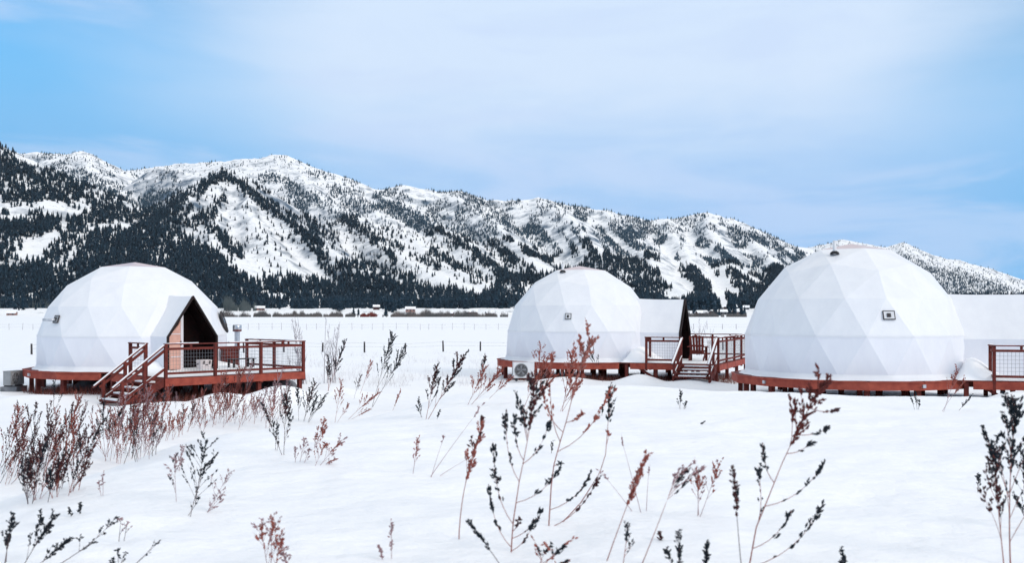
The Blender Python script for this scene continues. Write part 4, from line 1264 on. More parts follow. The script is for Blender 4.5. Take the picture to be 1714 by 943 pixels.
# stove flue behind the right end of the left dome and the wooden box at its foot
fp = Vector(((397 - CX) / F * 38.6, 38.6, DZ))
t = thing('stove_flue', 'short galvanised stove flue with cap behind the left deck railing', 'flue', fp)
MB().lathe(fp, [(.10, 0), (.10, 1.35)], 14).build('pipe', M['steel'], t, True)
MB().lathe(fp, [(.10, 1.30), (.17, 1.33), (.17, 1.55), (.15, 1.58), (.0, 1.60)], 14).build('cap', M['steel'], t, True)
MB().lathe(fp, [(.17, 1.33), (.175, 1.36), (.17, 1.39)], 14).build('band', M['wood'], t, True)
for z_ in (.4, .9): MB().lathe(fp, [(.10, z_), (.112, z_ + .02), (.10, z_ + .04)], 14).build('joint_ring', M['steel'], t, True)
bp_ = Vector(((385 - CX) / F * 37.6, 37.6, DZ + .02))
t = thing('timber_box', 'dark red timber stove box at the foot of the flue', 'box', bp_)
box_taper(bp_ , A1, .55, .4, .62, 1.0, .01).build('body', M['wood'], t)
box_taper(bp_ + Vector((0, 0, .625)), A1, .62, .46, .05, .96, .01).build('lid', M['wood'], t)
MB().bar(bp_ + Vector((-.2, -.3, .4)), bp_ + Vector((.2, -.3, .4)), .03, .04).build('batten', M['wood'], t)

# folding bench lying on the left deck (dark slats beyond the wire panel)
bq = W1(4.6, 1.75, .12)
t = thing('low_bench', 'low dark slatted bench on the snowy left deck behind the railing', 'bench', bq)
n_, u_, Wb = frame((bq.x, bq.y, bq.z), A1 + .15)
for k in range(4): MB().bar(Wb(-.15 + .1 * k, -.55, .25), Wb(-.15 + .1 * k, .55, .25), .08, .03).build('slat', M['trim'], t)
for a_, b_ in ((-.14, -.45), (.14, -.45), (-.14, .45), (.14, .45)):
    q = Wb(a_, b_, 0); MB().post(q.x, q.y, q.z - .05, q.z + .235, .06, A1).build('leg', M['trim'], t)

# slatted garden chair in front of the middle dome's entrance
cq = W2(5.5, -.9, .06)
t = thing('garden_chair', 'dark red slatted garden chair on the middle deck by the entrance', 'chair', cq)
n_, u_, Wc = frame((cq.x, cq.y, cq.z), A2 + R(95))
for k in range(5): MB().bar(Wc(.28 - .11 * k, -.27, .40 - .02 * k), Wc(.28 - .11 * k, .27, .40 - .02 * k), .09, .025).build('seat_slat', M['wood'], t)
for k in range(5):
    s_ = -.22 + .11 * k; MB().bar(Wc(-.22, s_, .28), Wc(-.48, s_ * 1.15, 1.02 + .05 * (1 - abs(k - 2) / 2)), .095, .025, up=n_).build('back_slat', M['wood'], t)
for s_ in (-.32, .32):
    q = Wc(.3, s_, 0); MB().post(q.x, q.y, q.z - .06, q.z + .56, .06, A2, .1).build('front_leg', M['wood'], t)
    MB().bar(Wc(.34, s_ * .92, .34), Wc(-.55, s_ * .92, .04), .04, .12).build('back_leg', M['wood'], t)
    MB().bar(Wc(.38, s_ * 1.05, .575), Wc(-.36, s_ * 1.05, .575), .12, .03).build('armrest', M['wood'], t)
MB().bar(Wc(-.33, -.3, .62), Wc(-.33, .3, .62), .03, .08).build('back_rail', M['wood'], t)

# boulders and tarp-like lumps beneath the left deck
def boulder(x, y, r, label, seed_, flat=.7):
    rr = random.Random(seed_); z = Gf(x, y)
    V = []; Fc = []; n1, n2 = 10, 7
    for i in range(n2 + 1):
        ph = math.pi * i / n2
        for k in range(n1):
            t_ = 2 * math.pi * k / n1
            d = Vector((math.sin(ph) * math.cos(t_), math.sin(ph) * math.sin(t_), math.cos(ph)))
            q = r * (1 + .25 * float(perlin(d.x * 1.7 + seed_, d.y * 1.7 + d.z * 2)))
            V.append((d.x * q * 1.25, d.y * q, d.z * q * flat + r * .25))
    for i in range(n2):
        for k in range(n1):
            Fc.append((i * n1 + k, (i + 1) * n1 + k, (i + 1) * n1 + (k + 1) % n1, i * n1 + (k + 1) % n1))
    o = mesh_obj('boulder', V, Fc, M['rock'], None, True); o.location = (x, y, z)
    tag(o, label, 'boulder', 'boulders beneath the left deck')
boulder((470 - CX) / F * 35.6, 35.6, .50, 'grey boulder beneath the right front corner of the left deck', 3)
boulder((437 - CX) / F * 36.0, 36.0, .50, 'grey boulder beneath the left deck, second from its right corner', 5)
boulder((405 - CX) / F * 35.4, 35.4, .5, 'dark boulder deepest under the left deck', 8)
boulder((150 - CX) / F * 36.0, 36.0, .45, 'dark lump under the left dome platform behind the stairs', 9)
# ------------------------------------------------------------------ weeds: dried stalks with seed heads
def curve_pts(p0, p1, bow, n):
    p0, p1 = Vector(p0), Vector(p1)
    out_ = []
    for i in range(n + 1):
        f = i / n
        out_.append(p0.lerp(p1, f) + Vector(bow) * (4 * f * (1 - f)))
    return out_
def along(pts, f):
    k = f * (len(pts) - 1); i = min(int(k), len(pts) - 2); return pts[i].lerp(pts[i + 1], k - i)

def weed(base, tip, label, stem='stem_red', seed='seed_dark', seed2=None, nb=8, spread=.5, start=.25, blen=.42, sd=1.0, plume=.3, group=None,
         bowx=0.0, name='dry_weed', side=0, split=None, stems=None, thick=1.0, limbs=(), via=(), rf=1.0):
    """base, tip: photograph positions; the plant stands on the snow at base and leans in the plane across the view"""
    rnd = random.Random(int(base[0] * 7 + base[1] * 13 + tip[0]))
    bx, by_, bz = ground_hit(base[0], max(base[1], 0)) if len(base) == 2 else (base[2], base[3], Gf(base[2], base[3]))
    Y = by_
    lean = rnd.uniform(-.12, .12)
    tp = Vector(P(tip[0], tip[1], Y)); b0 = Vector((bx, Y, bz - .05))
    H = (tp - b0).length
    tp.y += lean * H
    tp.x *= tp.y / Y; tp.z = EYE + (tp.z - EYE) * tp.y / Y
    if split is None: split = (H * F / Y) > 150
    t = thing(name, label, 'weed', (bx, Y, bz), group)
    def grow(b0, tp, H, nb, plume):
        r0 = max(.0032, .0042 * H ** .5) * thick
        def clumps(mb, pts, a, b, dens, rad):
            Lb = sum((pts[i + 1] - pts[i]).length for i in range(len(pts) - 1))
            cnt = max(3, int(dens * Lb * (b - a) / .0085))
            for _ in range(cnt):
                f = a + (b - a) * rnd.random() ** .8
                if rnd.random() < .55: f = a + (b - a) * (math.floor(f * 7) / 7)
                p = along(pts, min(f, .999)); q = rad * rnd.uniform(.55, 1.3)
                d_ = (along(pts, min(f + .05, 1)) - p)
                off = Vector((rnd.gauss(0, 1), rnd.gauss(0, 1), rnd.gauss(0, .6))) * q * .9
                mb.seed(p + off, q, d_ * 3 + off if d_.length else None, rnd.uniform(1.4, 2.8))
        rad = .0078 * rf * min(1.4, max(.8, H ** .35))
        main = curve_pts(b0, tp, Vector((bowx * H, rnd.uniform(-.05, .05) * H, rnd.uniform(-.01, .03) * H)), 9)
        if via:                                     # stem bends: heights and sideways offsets read off the photograph
            kn = [b0] + [Vector(P(a_, b_, Y)) for a_, b_ in via] + [tp]
            cum = [0.0]
            for a_, b_ in zip(kn[:-1], kn[1:]): cum.append(cum[-1] + (b_ - a_).length)
            main = []
            for q_ in range(10):
                g_ = cum[-1] * q_ / 9
                k_ = max(i_ for i_ in range(len(kn) - 1) if cum[i_] <= g_ + 1e-9)
                main.append(kn[k_].lerp(kn[k_ + 1], (g_ - cum[k_]) / (cum[k_ + 1] - cum[k_])))
        for (f_, bx_, by2_, sd_name) in limbs:
            p = along(main, f_)
            e = Vector(P(bx_, by2_, Y)); ln = (e - p).length
            e.y += rnd.uniform(-.18, .18) * ln
            bow = Vector((0, 0, -.10 * ln)) + Vector(((1 if e.x > p.x else -1) * .06 * ln, 0, 0))
            bb = curve_pts(p, e, bow, 6)
            mbb = MB(); mbb.tube(bb, [r0 * .55 * (1 - .6 * i / 6) for i in range(7)], 4)
            mbs = MB(); clumps(mbs, bb, .30, .7, sd * .45, rad); clumps(mbs, bb, .62, 1.0, sd * 1.25, rad)
            for _ in range(3):
                g = rnd.uniform(.55, .95); pp = along(bb, g); ee = pp + ((e - p).normalized() + Vector((rnd.uniform(-.5, .5), 0, .3))).normalized() * ln * .13
                tw = curve_pts(pp, ee, (0, 0, 0), 2); mbb.tube(tw, [r0 * .3, r0 * .25, r0 * .12], 3); clumps(mbs, tw, .1, 1, sd, rad * .9)
            bo = mbb.build('branch', M[stem], t); mbs.build('seed_cluster', M[sd_name], bo, kind='stuff')
        sm = MB(); sm.tube(main, [r0 * (1 - .75 * i / 9) for i in range(10)], 5)
        stem_o = sm.build('stem', M[stem], t)
        s2 = seed2 or seed
        allb, alls, alls2 = MB(), MB(), MB()
        for k in range(nb):
            f = start + (.97 - start) * (k + rnd.uniform(.1, .9)) / nb
            p = along(main, f)
            ln = H * blen * (1.05 - .75 * f) * rnd.uniform(.65, 1.25)
            sg = side if side and rnd.random() < .8 else (-1 if (k + (1 if rnd.random() < .2 else 0)) % 2 else 1)
            ax = (main[-1] - main[0]).normalized()
            lat = Vector((sg * rnd.uniform(.6, 1.0), rnd.uniform(-.7, .7), 0))
            dirn = (ax * (1 - spread * .55) + lat * spread).normalized()
            e = p + dirn * ln + Vector((0, 0, ln * .12))
            br = curve_pts(p, e, (-dirn.cross(Vector((0, 1, 0)))) * (.07 * ln * rnd.uniform(-1, .4) * sg), 5)
            mbb = MB(); mbb.tube(br, [r0 * .5 * (1 - .6 * i / 5) for i in range(6)], 4)
            mbs = MB()
            clumps(mbs, br, .12 + .35 * (1 - f) , 1.0, sd * (.55 + .5 * f), rad)
            if H > .5 and rnd.random() < .75:           # side twigs
                for _ in range(rnd.randint(1, 3)):
                    g = rnd.uniform(.3, .85); pp = along(br, g)
                    ee = pp + (dirn * .7 + Vector((rnd.uniform(-.6, .6), rnd.uniform(-.4, .4), .5))).normalized() * ln * .28
                    tw = curve_pts(pp, ee, (0, 0, 0), 2); mbb.tube(tw, [r0 * .3, r0 * .25, r0 * .12], 3)
                    clumps(mbs, tw, .15, 1.0, sd * .8, rad * .85)
            sm_ = M[s2] if rnd.random() < .4 else M[seed]
            if split:
                bo = mbb.build('branch', M[stem], t)
                if mbs.v: mbs.build('seed_cluster', sm_, bo, kind='stuff')
            else:
                allb.add(mbb.v, mbb.f); (alls2 if sm_ is M[s2] and s2 != seed else alls).add(mbs.v, mbs.f)
        if plume:
            hd = MB(); seg = [along(main, 1 - plume + plume * i / 5) for i in range(6)]
            clumps(hd, seg, 0, 1, sd * 2.0, rad)
            for _ in range(int(10 * plume * (1 + H))):
                f = 1 - plume * rnd.random(); p = along(main, f)
                e = p + ((main[-1] - main[-3]).normalized() + Vector((rnd.uniform(-.7, .7), rnd.uniform(-.6, .6), 0))).normalized() * H * .14 * (1.2 - f * .5)
                tw = curve_pts(p, e, (0, 0, 0), 2); hd.tube(tw, [r0 * .3, r0 * .25, r0 * .12], 3); clumps(hd, tw, .1, 1, sd * 1.1, rad * .9)
            hd.build('seed_head', M[s2], t, kind='stuff')
        if not split:
            if allb.v: allb.build('branches', M[stem], t, kind='stuff')
            if alls.v: alls.build('seed_cluster', M[seed], t, kind='stuff')
            if alls2.v: alls2.build('seed_cluster', M[s2], t, kind='stuff')
    grow(b0, tp, H, nb, plume)
    if stems is None: stems = 1 if (split or H * F / Y < 34) else rnd.choice((1, 2, 2, 3))
    for k in range(stems - 1):
        an = rnd.choice((-1, 1)) * rnd.uniform(.12, .42); ax0 = tp - b0; ln = rnd.uniform(.5, .9)
        v = Vector((ax0.x * math.cos(an) + ax0.z * math.sin(an), ax0.y + rnd.uniform(-.15, .15) * H, ax0.z * math.cos(an) - ax0.x * math.sin(an))) * ln
        if v.z < .15 * H: v.z = .3 * H
        b1 = b0 + Vector((rnd.uniform(-.05, .05), rnd.uniform(-.05, .05), 0))
        grow(b1, b1 + v, v.length, max(2, int(nb * ln)), plume)
    return t

W_ = weed
# --- nearest plants, bottom middle
W_((855, 928), (896, 640), 'tall branching weed with black seeds and a dense dark tip, bottom centre', 'stem_red', 'seed_dark', 'seed_maroon', nb=6, spread=.4, start=.62, blen=.4, plume=.26, via=((858, 881), (870, 801), (878, 765), (887, 714)),
   limbs=((.07, 818, 814, 'seed_dark'), (.2, 826, 742, 'seed_dark'), (.44, 847, 688, 'seed_dark'), (.56, 862, 691, 'seed_dark'), (.54, 920, 704, 'seed_dark'), (.32, 937, 780, 'seed_dark'), (.16, 870, 864, 'seed_maroon'), (.12, 910, 853, 'seed_dark'), (.05, 894, 868, 'seed_dark')))
W_((848, 952), (782, 872), 'small black seeded sprig at the left foot of the tall centre weed', 'stem_dark', 'seed_dark', nb=2, spread=.3, plume=.55, start=.5, stems=1)
W_((918, 884), (991, 566), 'tallest red plumed weed, right of the black seeded centre weed', 'stem_red', 'seed_rust', 'seed_dust', nb=8, spread=.34, start=.58, blen=.34, plume=.30, sd=.62, via=((924, 791), (936, 746), (955, 682), (962, 640)),
   limbs=((.11, 988, 791, 'seed_dark'), (.02, 1003, 794, 'seed_maroon'), (.4, 1022, 646, 'seed_rust'), (.45, 925, 588, 'seed_rust'), (.5, 906, 645, 'seed_rust'), (.33, 940, 775, 'seed_dark'), (.55, 975, 690, 'seed_rust')))
W_((930, 876), (1023, 640), 'slender red weed arching right beside the tallest red plume', 'stem_red', 'seed_rust', 'seed_dark', nb=3, spread=.2, start=.6, blen=.2, plume=.25, sd=.6, via=((968, 849), (1003, 794), (1013, 770)))
W_((768, 906), (812, 704), 'single curved maroon stalk left of the tall centre weed', 'stem_red', 'seed_maroon', 'seed_rust', nb=6, spread=.3, start=.45, blen=.22, plume=.45, bowx=-.05)
W_((1012, 943), (1081, 768), 'red spike leaning right, between the centre weed and the twiggy one', 'stem_red', 'seed_rust', nb=5, spread=.18, start=.55, blen=.2, plume=.42)
W_((1068, 950), (1133, 792), 'crooked weed with a flat twiggy crown right of the red spike', 'stem_red', 'seed_dark', 'seed_pale', nb=8, spread=.75, start=.72, blen=.75, plume=.12, side=1, sd=.7)
W_((1168, 866), (1206, 772), 'pale red drooping weed between the twiggy crown and the large right weed', 'stem_pale', 'seed_pale', 'seed_rust', nb=6, spread=.5, start=.3, plume=.4, sd=.7)
W_((1243, 960), (1229, 788), 'thin upright dark spike left of the large red topped weed', 'stem_dark', 'seed_dark', 'seed_maroon', nb=4, spread=.15, start=.5, blen=.2, plume=.42)
W_((1252, 950), (1376, 648), 'large weed leaning right with a maroon plume and black side branches', 'stem_red', 'seed_red', 'seed_red', nb=8, spread=.35, start=.58, blen=.34, plume=.34, sd=.85, via=((1267, 878), (1286, 836), (1305, 785), (1328, 736), (1354, 682)),
   limbs=((.22, 1269, 780, 'seed_dark'), (.45, 1276, 741, 'seed_dark'), (.33, 1383, 779, 'seed_dark'), (.12, 1324, 853, 'seed_dark'), (.03, 1379, 851, 'seed_dark'), (.6, 1357, 741, 'seed_dark'), (.7, 1389, 713, 'seed_dark'), (.85, 1404, 687, 'seed_maroon')))
W_((1692, 950), (1703, 676), 'tall black seeded weed at the right edge of the frame', 'stem_red', 'seed_dark', 'seed_dark', nb=12, spread=.4, start=.15, blen=.45, plume=.42, thick=1.1)
W_((1682, 950), (1662, 745), 'black seeded weed leaning left beside the one at the right edge', 'stem_red', 'seed_dark', 'seed_maroon', nb=9, spread=.35, start=.2, blen=.4, plume=.5)
W_((1724, 890), (1712, 760), 'lower branch of black seeds cut by the right edge of the frame', 'stem_dark', 'seed_dark', nb=5, spread=.5, plume=.4)
W_((1636, 826), (1638, 796), 'tiny dark sprig in open snow left of the right edge weeds', 'stem_dark', 'seed_dark', nb=5, spread=.4, plume=.4, start=.1)
W_((905, 958), (948, 912), 'low arching red weed at the bottom edge right of centre', 'stem_red', 'seed_rust', 'seed_dark', nb=6, spread=.8, start=.2, blen=.8, plume=.3, bowx=-.15)
W_((1040, 958), (1052, 880), 'small dark curl of weed at the bottom edge below the red spike', 'stem_red', 'seed_dark', nb=4, spread=.6, plume=.3)
W_((1108, 906), (1104, 892), 'tiny maroon seed head poking out of the snow below the twiggy crown', 'stem_dark', 'seed_maroon', nb=3, spread=.4, plume=.7, start=.2)
W_((1140, 955), (1135, 890), 'blurred teal sprig at the bottom edge, left of the short black one', 'stem_dark', 'seed_dark', nb=5, spread=.25, plume=.5, sd=.7)
W_((1180, 955), (1184, 908), 'short black seed head at the bottom edge right of the teal sprig', 'stem_dark', 'seed_dark', nb=5, spread=.2, plume=.7, sd=1.4)
W_((1420, 958), (1408, 920), 'short black sprig at the bottom edge right of the large plume', 'stem_dark', 'seed_dark', nb=4, spread=.2, plume=.6)
W_((452, 958), (455, 868), 'pale reddish blurred weed at the bottom edge left of centre', 'stem_pale', 'seed_pale', 'seed_rust', nb=9, spread=.5, start=.2, blen=.5, plume=.4, sd=.8)
W_((485, 958), (470, 915), 'faint low weed just right of the pale reddish one', 'stem_pale', 'seed_pale', nb=5, spread=.6, plume=.3, sd=.6)
W_((655, 938), (655, 876), 'single pale stalk in bare snow at the bottom centre left', 'stem_pale', 'seed_pale', nb=2, spread=.1, plume=.6, start=.5, sd=.6)
W_((690, 796), (699, 738), 'small pale red weed alone in the middle of the snow bank', 'stem_pale', 'seed_rust', nb=6, spread=.35, plume=.4, sd=.8)
W_((715, 800), (800, 690), 'long bare straw stalk leaning right above the small pale weed', 'stem_pale', 'seed_pale', nb=1, spread=.1, plume=.1, start=.8, sd=.3)
W_((1075, 860), (1040, 735), 'thin bare straw crossing the snow right of the tallest plume', 'stem_pale', 'seed_pale', nb=1, spread=.1, plume=.1, start=.8, sd=.3)
W_((1138, 686), (1140, 656), 'small black seeded sprig on the bank before the middle deck steps', 'stem_dark', 'seed_dark', nb=7, spread=.4, plume=.5, start=.1, sd=1.6)
W_((1007, 697), (1009, 678), 'tiny black sprig right of the tallest red plume', 'stem_dark', 'seed_dark', nb=4, spread=.3, plume=.6, sd=1.3)
W_((1165, 711), (1180, 706), 'flattened dark sprig lying on the snow below the middle deck', 'stem_dark', 'seed_dark', nb=3, spread=.5, plume=.6)
W_((922, 760), (925, 740), 'tiny faint sprig between the two tall centre weeds', 'stem_dark', 'seed_dark', nb=2, spread=.3, plume=.5)
# --- before the middle and right domes
W_((1022, 612), (1041, 543), 'thin dark stalk with hooked tip in front of the middle dome', 'stem_dark', 'seed_maroon', 'seed_dark', nb=5, spread=.3, start=.2, blen=.2, plume=.5)
W_((1010, 640), (985, 580), 'dark feathery weed before the middle dome left of the hooked stalk', 'stem_dark', 'seed_dark', nb=8, spread=.4, plume=.4)
W_((897, 655), (905, 575), 'thin brown weed before the middle dome left half', 'stem_pale', 'seed_rust', nb=6, spread=.5, plume=.3, sd=.6)
W_((1578, 690), (1602, 618), 'pale red wispy weed on the bank before the right dome', 'stem_pale', 'seed_rust', nb=7, spread=.3, plume=.4, sd=.8)
W_((1600, 688), (1626, 662), 'dark sprig leaning right beside the wispy weed at the right dome', 'stem_dark', 'seed_dark', nb=5, spread=.25, plume=.6)
W_((1536, 686), (1532, 656), 'small teal sprig left of the wispy weed at the right dome', 'stem_dark', 'seed_dark', nb=4, spread=.25, plume=.5)
W_((1652, 655), (1634, 562), 'leafy maroon and black weed in front of the right dome tunnel', 'stem_red', 'seed_maroon', 'seed_dark', nb=12, spread=.7, start=.15, blen=.45, plume=.2, sd=1.2)
W_((1722, 655), (1716, 625), 'dark weed under the right deck at the frame edge', 'stem_dark', 'seed_dark', nb=5, spread=.3, plume=.5)
W_((1680, 652), (1683, 632), 'small dark weed below the right deck railing', 'stem_dark', 'seed_dark', nb=4, spread=.4, plume=.4)
# --- middle left group between the domes
W_((548, 655), (578, 572), 'maroon plumed weed leaning right, first of two tall ones by the saplings', 'stem_red', 'seed_maroon', 'seed_dark', nb=10, spread=.28, start=.2, blen=.35, plume=.55, sd=1.2)
W_((622, 682), (657, 562), 'tall grey teal plumed weed leaning right before the field fence', 'stem_dark', 'seed_dark', 'seed_dark', nb=12, spread=.3, start=.25, blen=.4, plume=.4, sd=1.0)
W_((592, 668), (604, 630), 'short dark weed left of the tall grey teal plume', 'stem_dark', 'seed_dark', 'seed_maroon', nb=8, spread=.4, plume=.5)
W_((602, 660), (622, 606), 'thin rust weed behind the tall grey teal plume', 'stem_red', 'seed_rust', nb=6, spread=.3, plume=.5)
W_((580, 703), (634, 658), 'rust red weed bent low to the right on the bank edge', 'stem_red', 'seed_rust', nb=10, spread=.4, start=.2, blen=.5, plume=.5, sd=1.1)
W_((560, 708), (572, 640), 'rust red upright weed left of the bent one', 'stem_red', 'seed_rust', nb=9, spread=.4, start=.2, plume=.4, sd=.8)
W_((656, 688), (671, 653), 'single short rust spike in clean snow right of the bent red weed', 'stem_red', 'seed_rust', nb=4, spread=.12, plume=.7, sd=1.2)
W_((714, 702), (777, 594), 'dark weed leaning far right between the left and the middle dome', 'stem_red', 'seed_dark', 'seed_maroon', nb=12, spread=.35, start=.15, blen=.35, plume=.5, sd=1.3)
W_((706, 700), (700, 668), 'small dark weed at the foot of the far leaning one', 'stem_dark', 'seed_dark', nb=5, spread=.35, plume=.4)
W_((730, 702), (737, 686), 'tiny teal sprig right of the far leaning dark weed', 'stem_dark', 'seed_dark', nb=3, spread=.3, plume=.6)
W_((801, 645), (813, 596), 'compact black seeded weed left of the middle deck', 'stem_dark', 'seed_dark', 'seed_maroon', nb=9, spread=.3, plume=.6, sd=1.5)
W_((785, 678), (842, 615), 'rust orange weed leaning right against the corner of the middle deck', 'stem_red', 'seed_rust', nb=12, spread=.4, start=.15, blen=.45, plume=.5, sd=1.2)
W_((815, 668), (858, 632), 'second rust orange weed below the corner of the middle deck', 'stem_red', 'seed_rust', nb=9, spread=.4, start=.2, blen=.45, plume=.5)
W_((872, 690), (915, 600), 'rust red plume before the heat pump of the middle deck', 'stem_red', 'seed_rust', nb=11, spread=.4, start=.25, blen=.4, plume=.5)
W_((940, 690), (960, 590), 'rust red plume under the front of the middle dome', 'stem_red', 'seed_rust', nb=11, spread=.4, start=.25, blen=.4, plume=.5)
W_((475, 762), (480, 660), 'dark teal weed, leftmost of the black group below the left deck corner', 'stem_dark', 'seed_dark', 'seed_maroon', nb=11, spread=.32, start=.15, blen=.4, plume=.35)
W_((507, 706), (527, 640), 'black weed in the middle of the group below the left deck corner', 'stem_dark', 'seed_dark', 'seed_maroon', nb=10, spread=.4, start=.1, blen=.5, plume=.5, sd=1.3)
W_((515, 708), (545, 662), 'black weed leaning right in the group below the left deck corner', 'stem_dark', 'seed_dark', nb=8, spread=.4, start=.1, blen=.5, plume=.5, sd=1.3)
W_((500, 705), (498, 652), 'short black weed between the dark teal one and the middle of its group', 'stem_dark', 'seed_dark', nb=7, spread=.3, plume=.5, sd=1.2)
W_((461, 755), (462, 724), 'thin teal stalk left of the dark teal weed', 'stem_dark', 'seed_dark', nb=3, spread=.3, plume=.3, sd=.6)
W_((524, 752), (545, 702), 'pale rust weed leaning right below the black group', 'stem_pale', 'seed_rust', nb=8, spread=.4, start=.2, plume=.4, sd=.9)
W_((530, 780), (572, 738), 'low pale red weed spreading right on the bank', 'stem_pale', 'seed_pale', 'seed_rust', nb=9, spread=.55, start=.2, blen=.55, plume=.4, sd=.9)
W_((500, 776), (510, 735), 'faint pale weed left of the low pale red one', 'stem_pale', 'seed_pale', nb=7, spread=.5, plume=.3, sd=.6)
# --- left foreground
W_((326, 842), (347, 735), 'grey teal weed with fanned branches in the left foreground', 'stem_dark', 'seed_dark', 'seed_dark', nb=10, spread=.6, start=.1, blen=.6, plume=.35, sd=.8)
W_((316, 868), (330, 820), 'thin stalk below the fanned grey teal weed', 'stem_dark', 'seed_dark', nb=2, spread=.3, plume=.1, sd=.3)
W_((296, 842), (293, 762), 'slim pale weed left of the fanned grey teal one', 'stem_pale', 'seed_dark', 'seed_pale', nb=8, spread=.45, start=.2, plume=.3, sd=.7)
W_((342, 860), (385, 790), 'faint bare twig right of the fanned grey teal weed', 'stem_pale', 'seed_pale', nb=8, spread=.6, start=.3, blen=.5, plume=.2, sd=.3)
W_((300, 790), (305, 748), 'small grey weed above the slim pale one', 'stem_pale', 'seed_pale', nb=5, spread=.4, plume=.4, sd=.6)
W_((172, 831), (172, 793), 'short pale stalk alone left of the slim pale weed', 'stem_pale', 'seed_pale', nb=2, spread=.3, plume=.3, sd=.4)
W_((28, 955), (88, 868), 'dark weed leaning right in the bottom left corner', 'stem_dark', 'seed_dark', nb=8, spread=.4, start=.25, blen=.4, plume=.5, sd=1.2)
W_((6, 950), (22, 865), 'upright dark weed at the very left of the bottom corner', 'stem_dark', 'seed_dark', nb=7, spread=.35, start=.4, plume=.4)
W_((66, 880), (69, 856), 'tiny black spike above the bottom left corner weed', 'stem_dark', 'seed_dark', nb=2, spread=.2, plume=.7)
W_((122, 866), (115, 852), 'tiny black seed sprig lying on the snow, left foreground', 'stem_dark', 'seed_dark', nb=3, spread=.7, plume=.4, sd=1.3)
W_((134, 862), (134, 842), 'tiny black seed sprig standing beside the lying one', 'stem_dark', 'seed_dark', nb=3, spread=.4, plume=.5, sd=1.3)
W_((62, 955), (190, 872), 'long bare twig bent low across the bottom left snow', 'stem_dark', 'seed_dark', nb=6, spread=.5, start=.3, blen=.3, plume=.1, sd=.25, bowx=.08)
W_((205, 955), (266, 908), 'bare twig leaning right at the bottom edge, left of centre', 'stem_dark', 'seed_dark', nb=3, spread=.3, plume=.15, sd=.4)
W_((196, 958), (198, 922), 'short upright twig at the bottom edge left of the leaning one', 'stem_dark', 'seed_dark', nb=1, spread=.2, plume=.3, sd=.4)
W_((198, 910), (203, 868), 'faint forked twig in the left foreground snow', 'stem_dark', 'seed_pale', nb=2, spread=.5, plume=.1, sd=.2)
# --- dense rows along the left edge of the bank: nothing tells these apart
rowr = random.Random(21)
def row(n, pxa, pxb, fy_base, h0, h1, where, group, seeds, stems, leans=(2, 26), start=.08):
    for i in range(n):
        px_ = pxa + (pxb - pxa) * (i + rowr.uniform(.25, .75)) / n
        pb = fy_base(px_) + rowr.uniform(-12, 10)
        h_ = rowr.uniform(h0, h1) * rowr.choice((.7, 1, 1, 1.1))
        s = rowr.choice(seeds)
        W_((px_, pb), (px_ + rowr.uniform(*leans) * h_ / 70, pb - h_), ORD[i] + ' weed from the left ' + where, rowr.choice(stems), s, rowr.choice(seeds), nb=rowr.randint(8, 13), spread=rowr.uniform(.22, .45),
           start=start, blen=.42, plume=rowr.uniform(.3, .6), sd=rowr.uniform(.7, 1.2), group=group, split=False, rf=.86, bowx=rowr.uniform(-.06, .06))
row(20, -10, 128, lambda p: 806 - .16 * p, 60, 130, 'in the back of the far left clump', 'weeds in the far left clump', ['seed_maroon', 'seed_maroon', 'seed_dark', 'seed_rust', 'seed_red'], ['stem_red', 'stem_dark'])
row(11, 40, 132, lambda p: 838 - .12 * (p - 40), 55, 115, 'in the front of the far left clump', 'weeds in the far left clump', ['seed_maroon', 'seed_dark', 'seed_dark'], ['stem_red', 'stem_dark'])
row(18, 172, 262, lambda p: 775 - .12 * (p - 172), 50, 115, 'in the clump before the left deck stairs', 'weeds before the left stairs', ['seed_red', 'seed_rust', 'seed_dark', 'seed_dust', 'seed_pale'], ['stem_red', 'stem_dark', 'stem_pale'])
row(6, 262, 320, lambda p: 735 - .2 * (p - 262), 40, 75, 'between the stairs clump and the deck front row', 'weeds right of the stairs clump', ['seed_maroon', 'seed_rust'], ['stem_red'])
row(24, 318, 472, lambda p: 716 - .05 * (p - 318), 35, 88, 'in the thin reddish row before the left deck front', 'weeds before the left deck front', ['seed_rust', 'seed_dust', 'seed_pale', 'seed_red'], ['stem_red', 'stem_pale'])
row(10, 130, 300, lambda p: 700 - .05 * (p - 130), 22, 50, 'among small pale ones on low snow by the stairs', 'small weeds before the left stairs', ['seed_pale', 'seed_dark'], ['stem_pale', 'stem_dark'])
W_((88, 700), (90, 640), 'thin tall dark stalk left of the left deck stairs', 'stem_dark', 'seed_dark', nb=5, spread=.2, plume=.3, sd=.6)
W_((57, 735), (60, 672), 'slim dark stalk rising behind the far left clump', 'stem_dark', 'seed_dark', 'seed_maroon', nb=5, spread=.2, plume=.4, sd=.9)

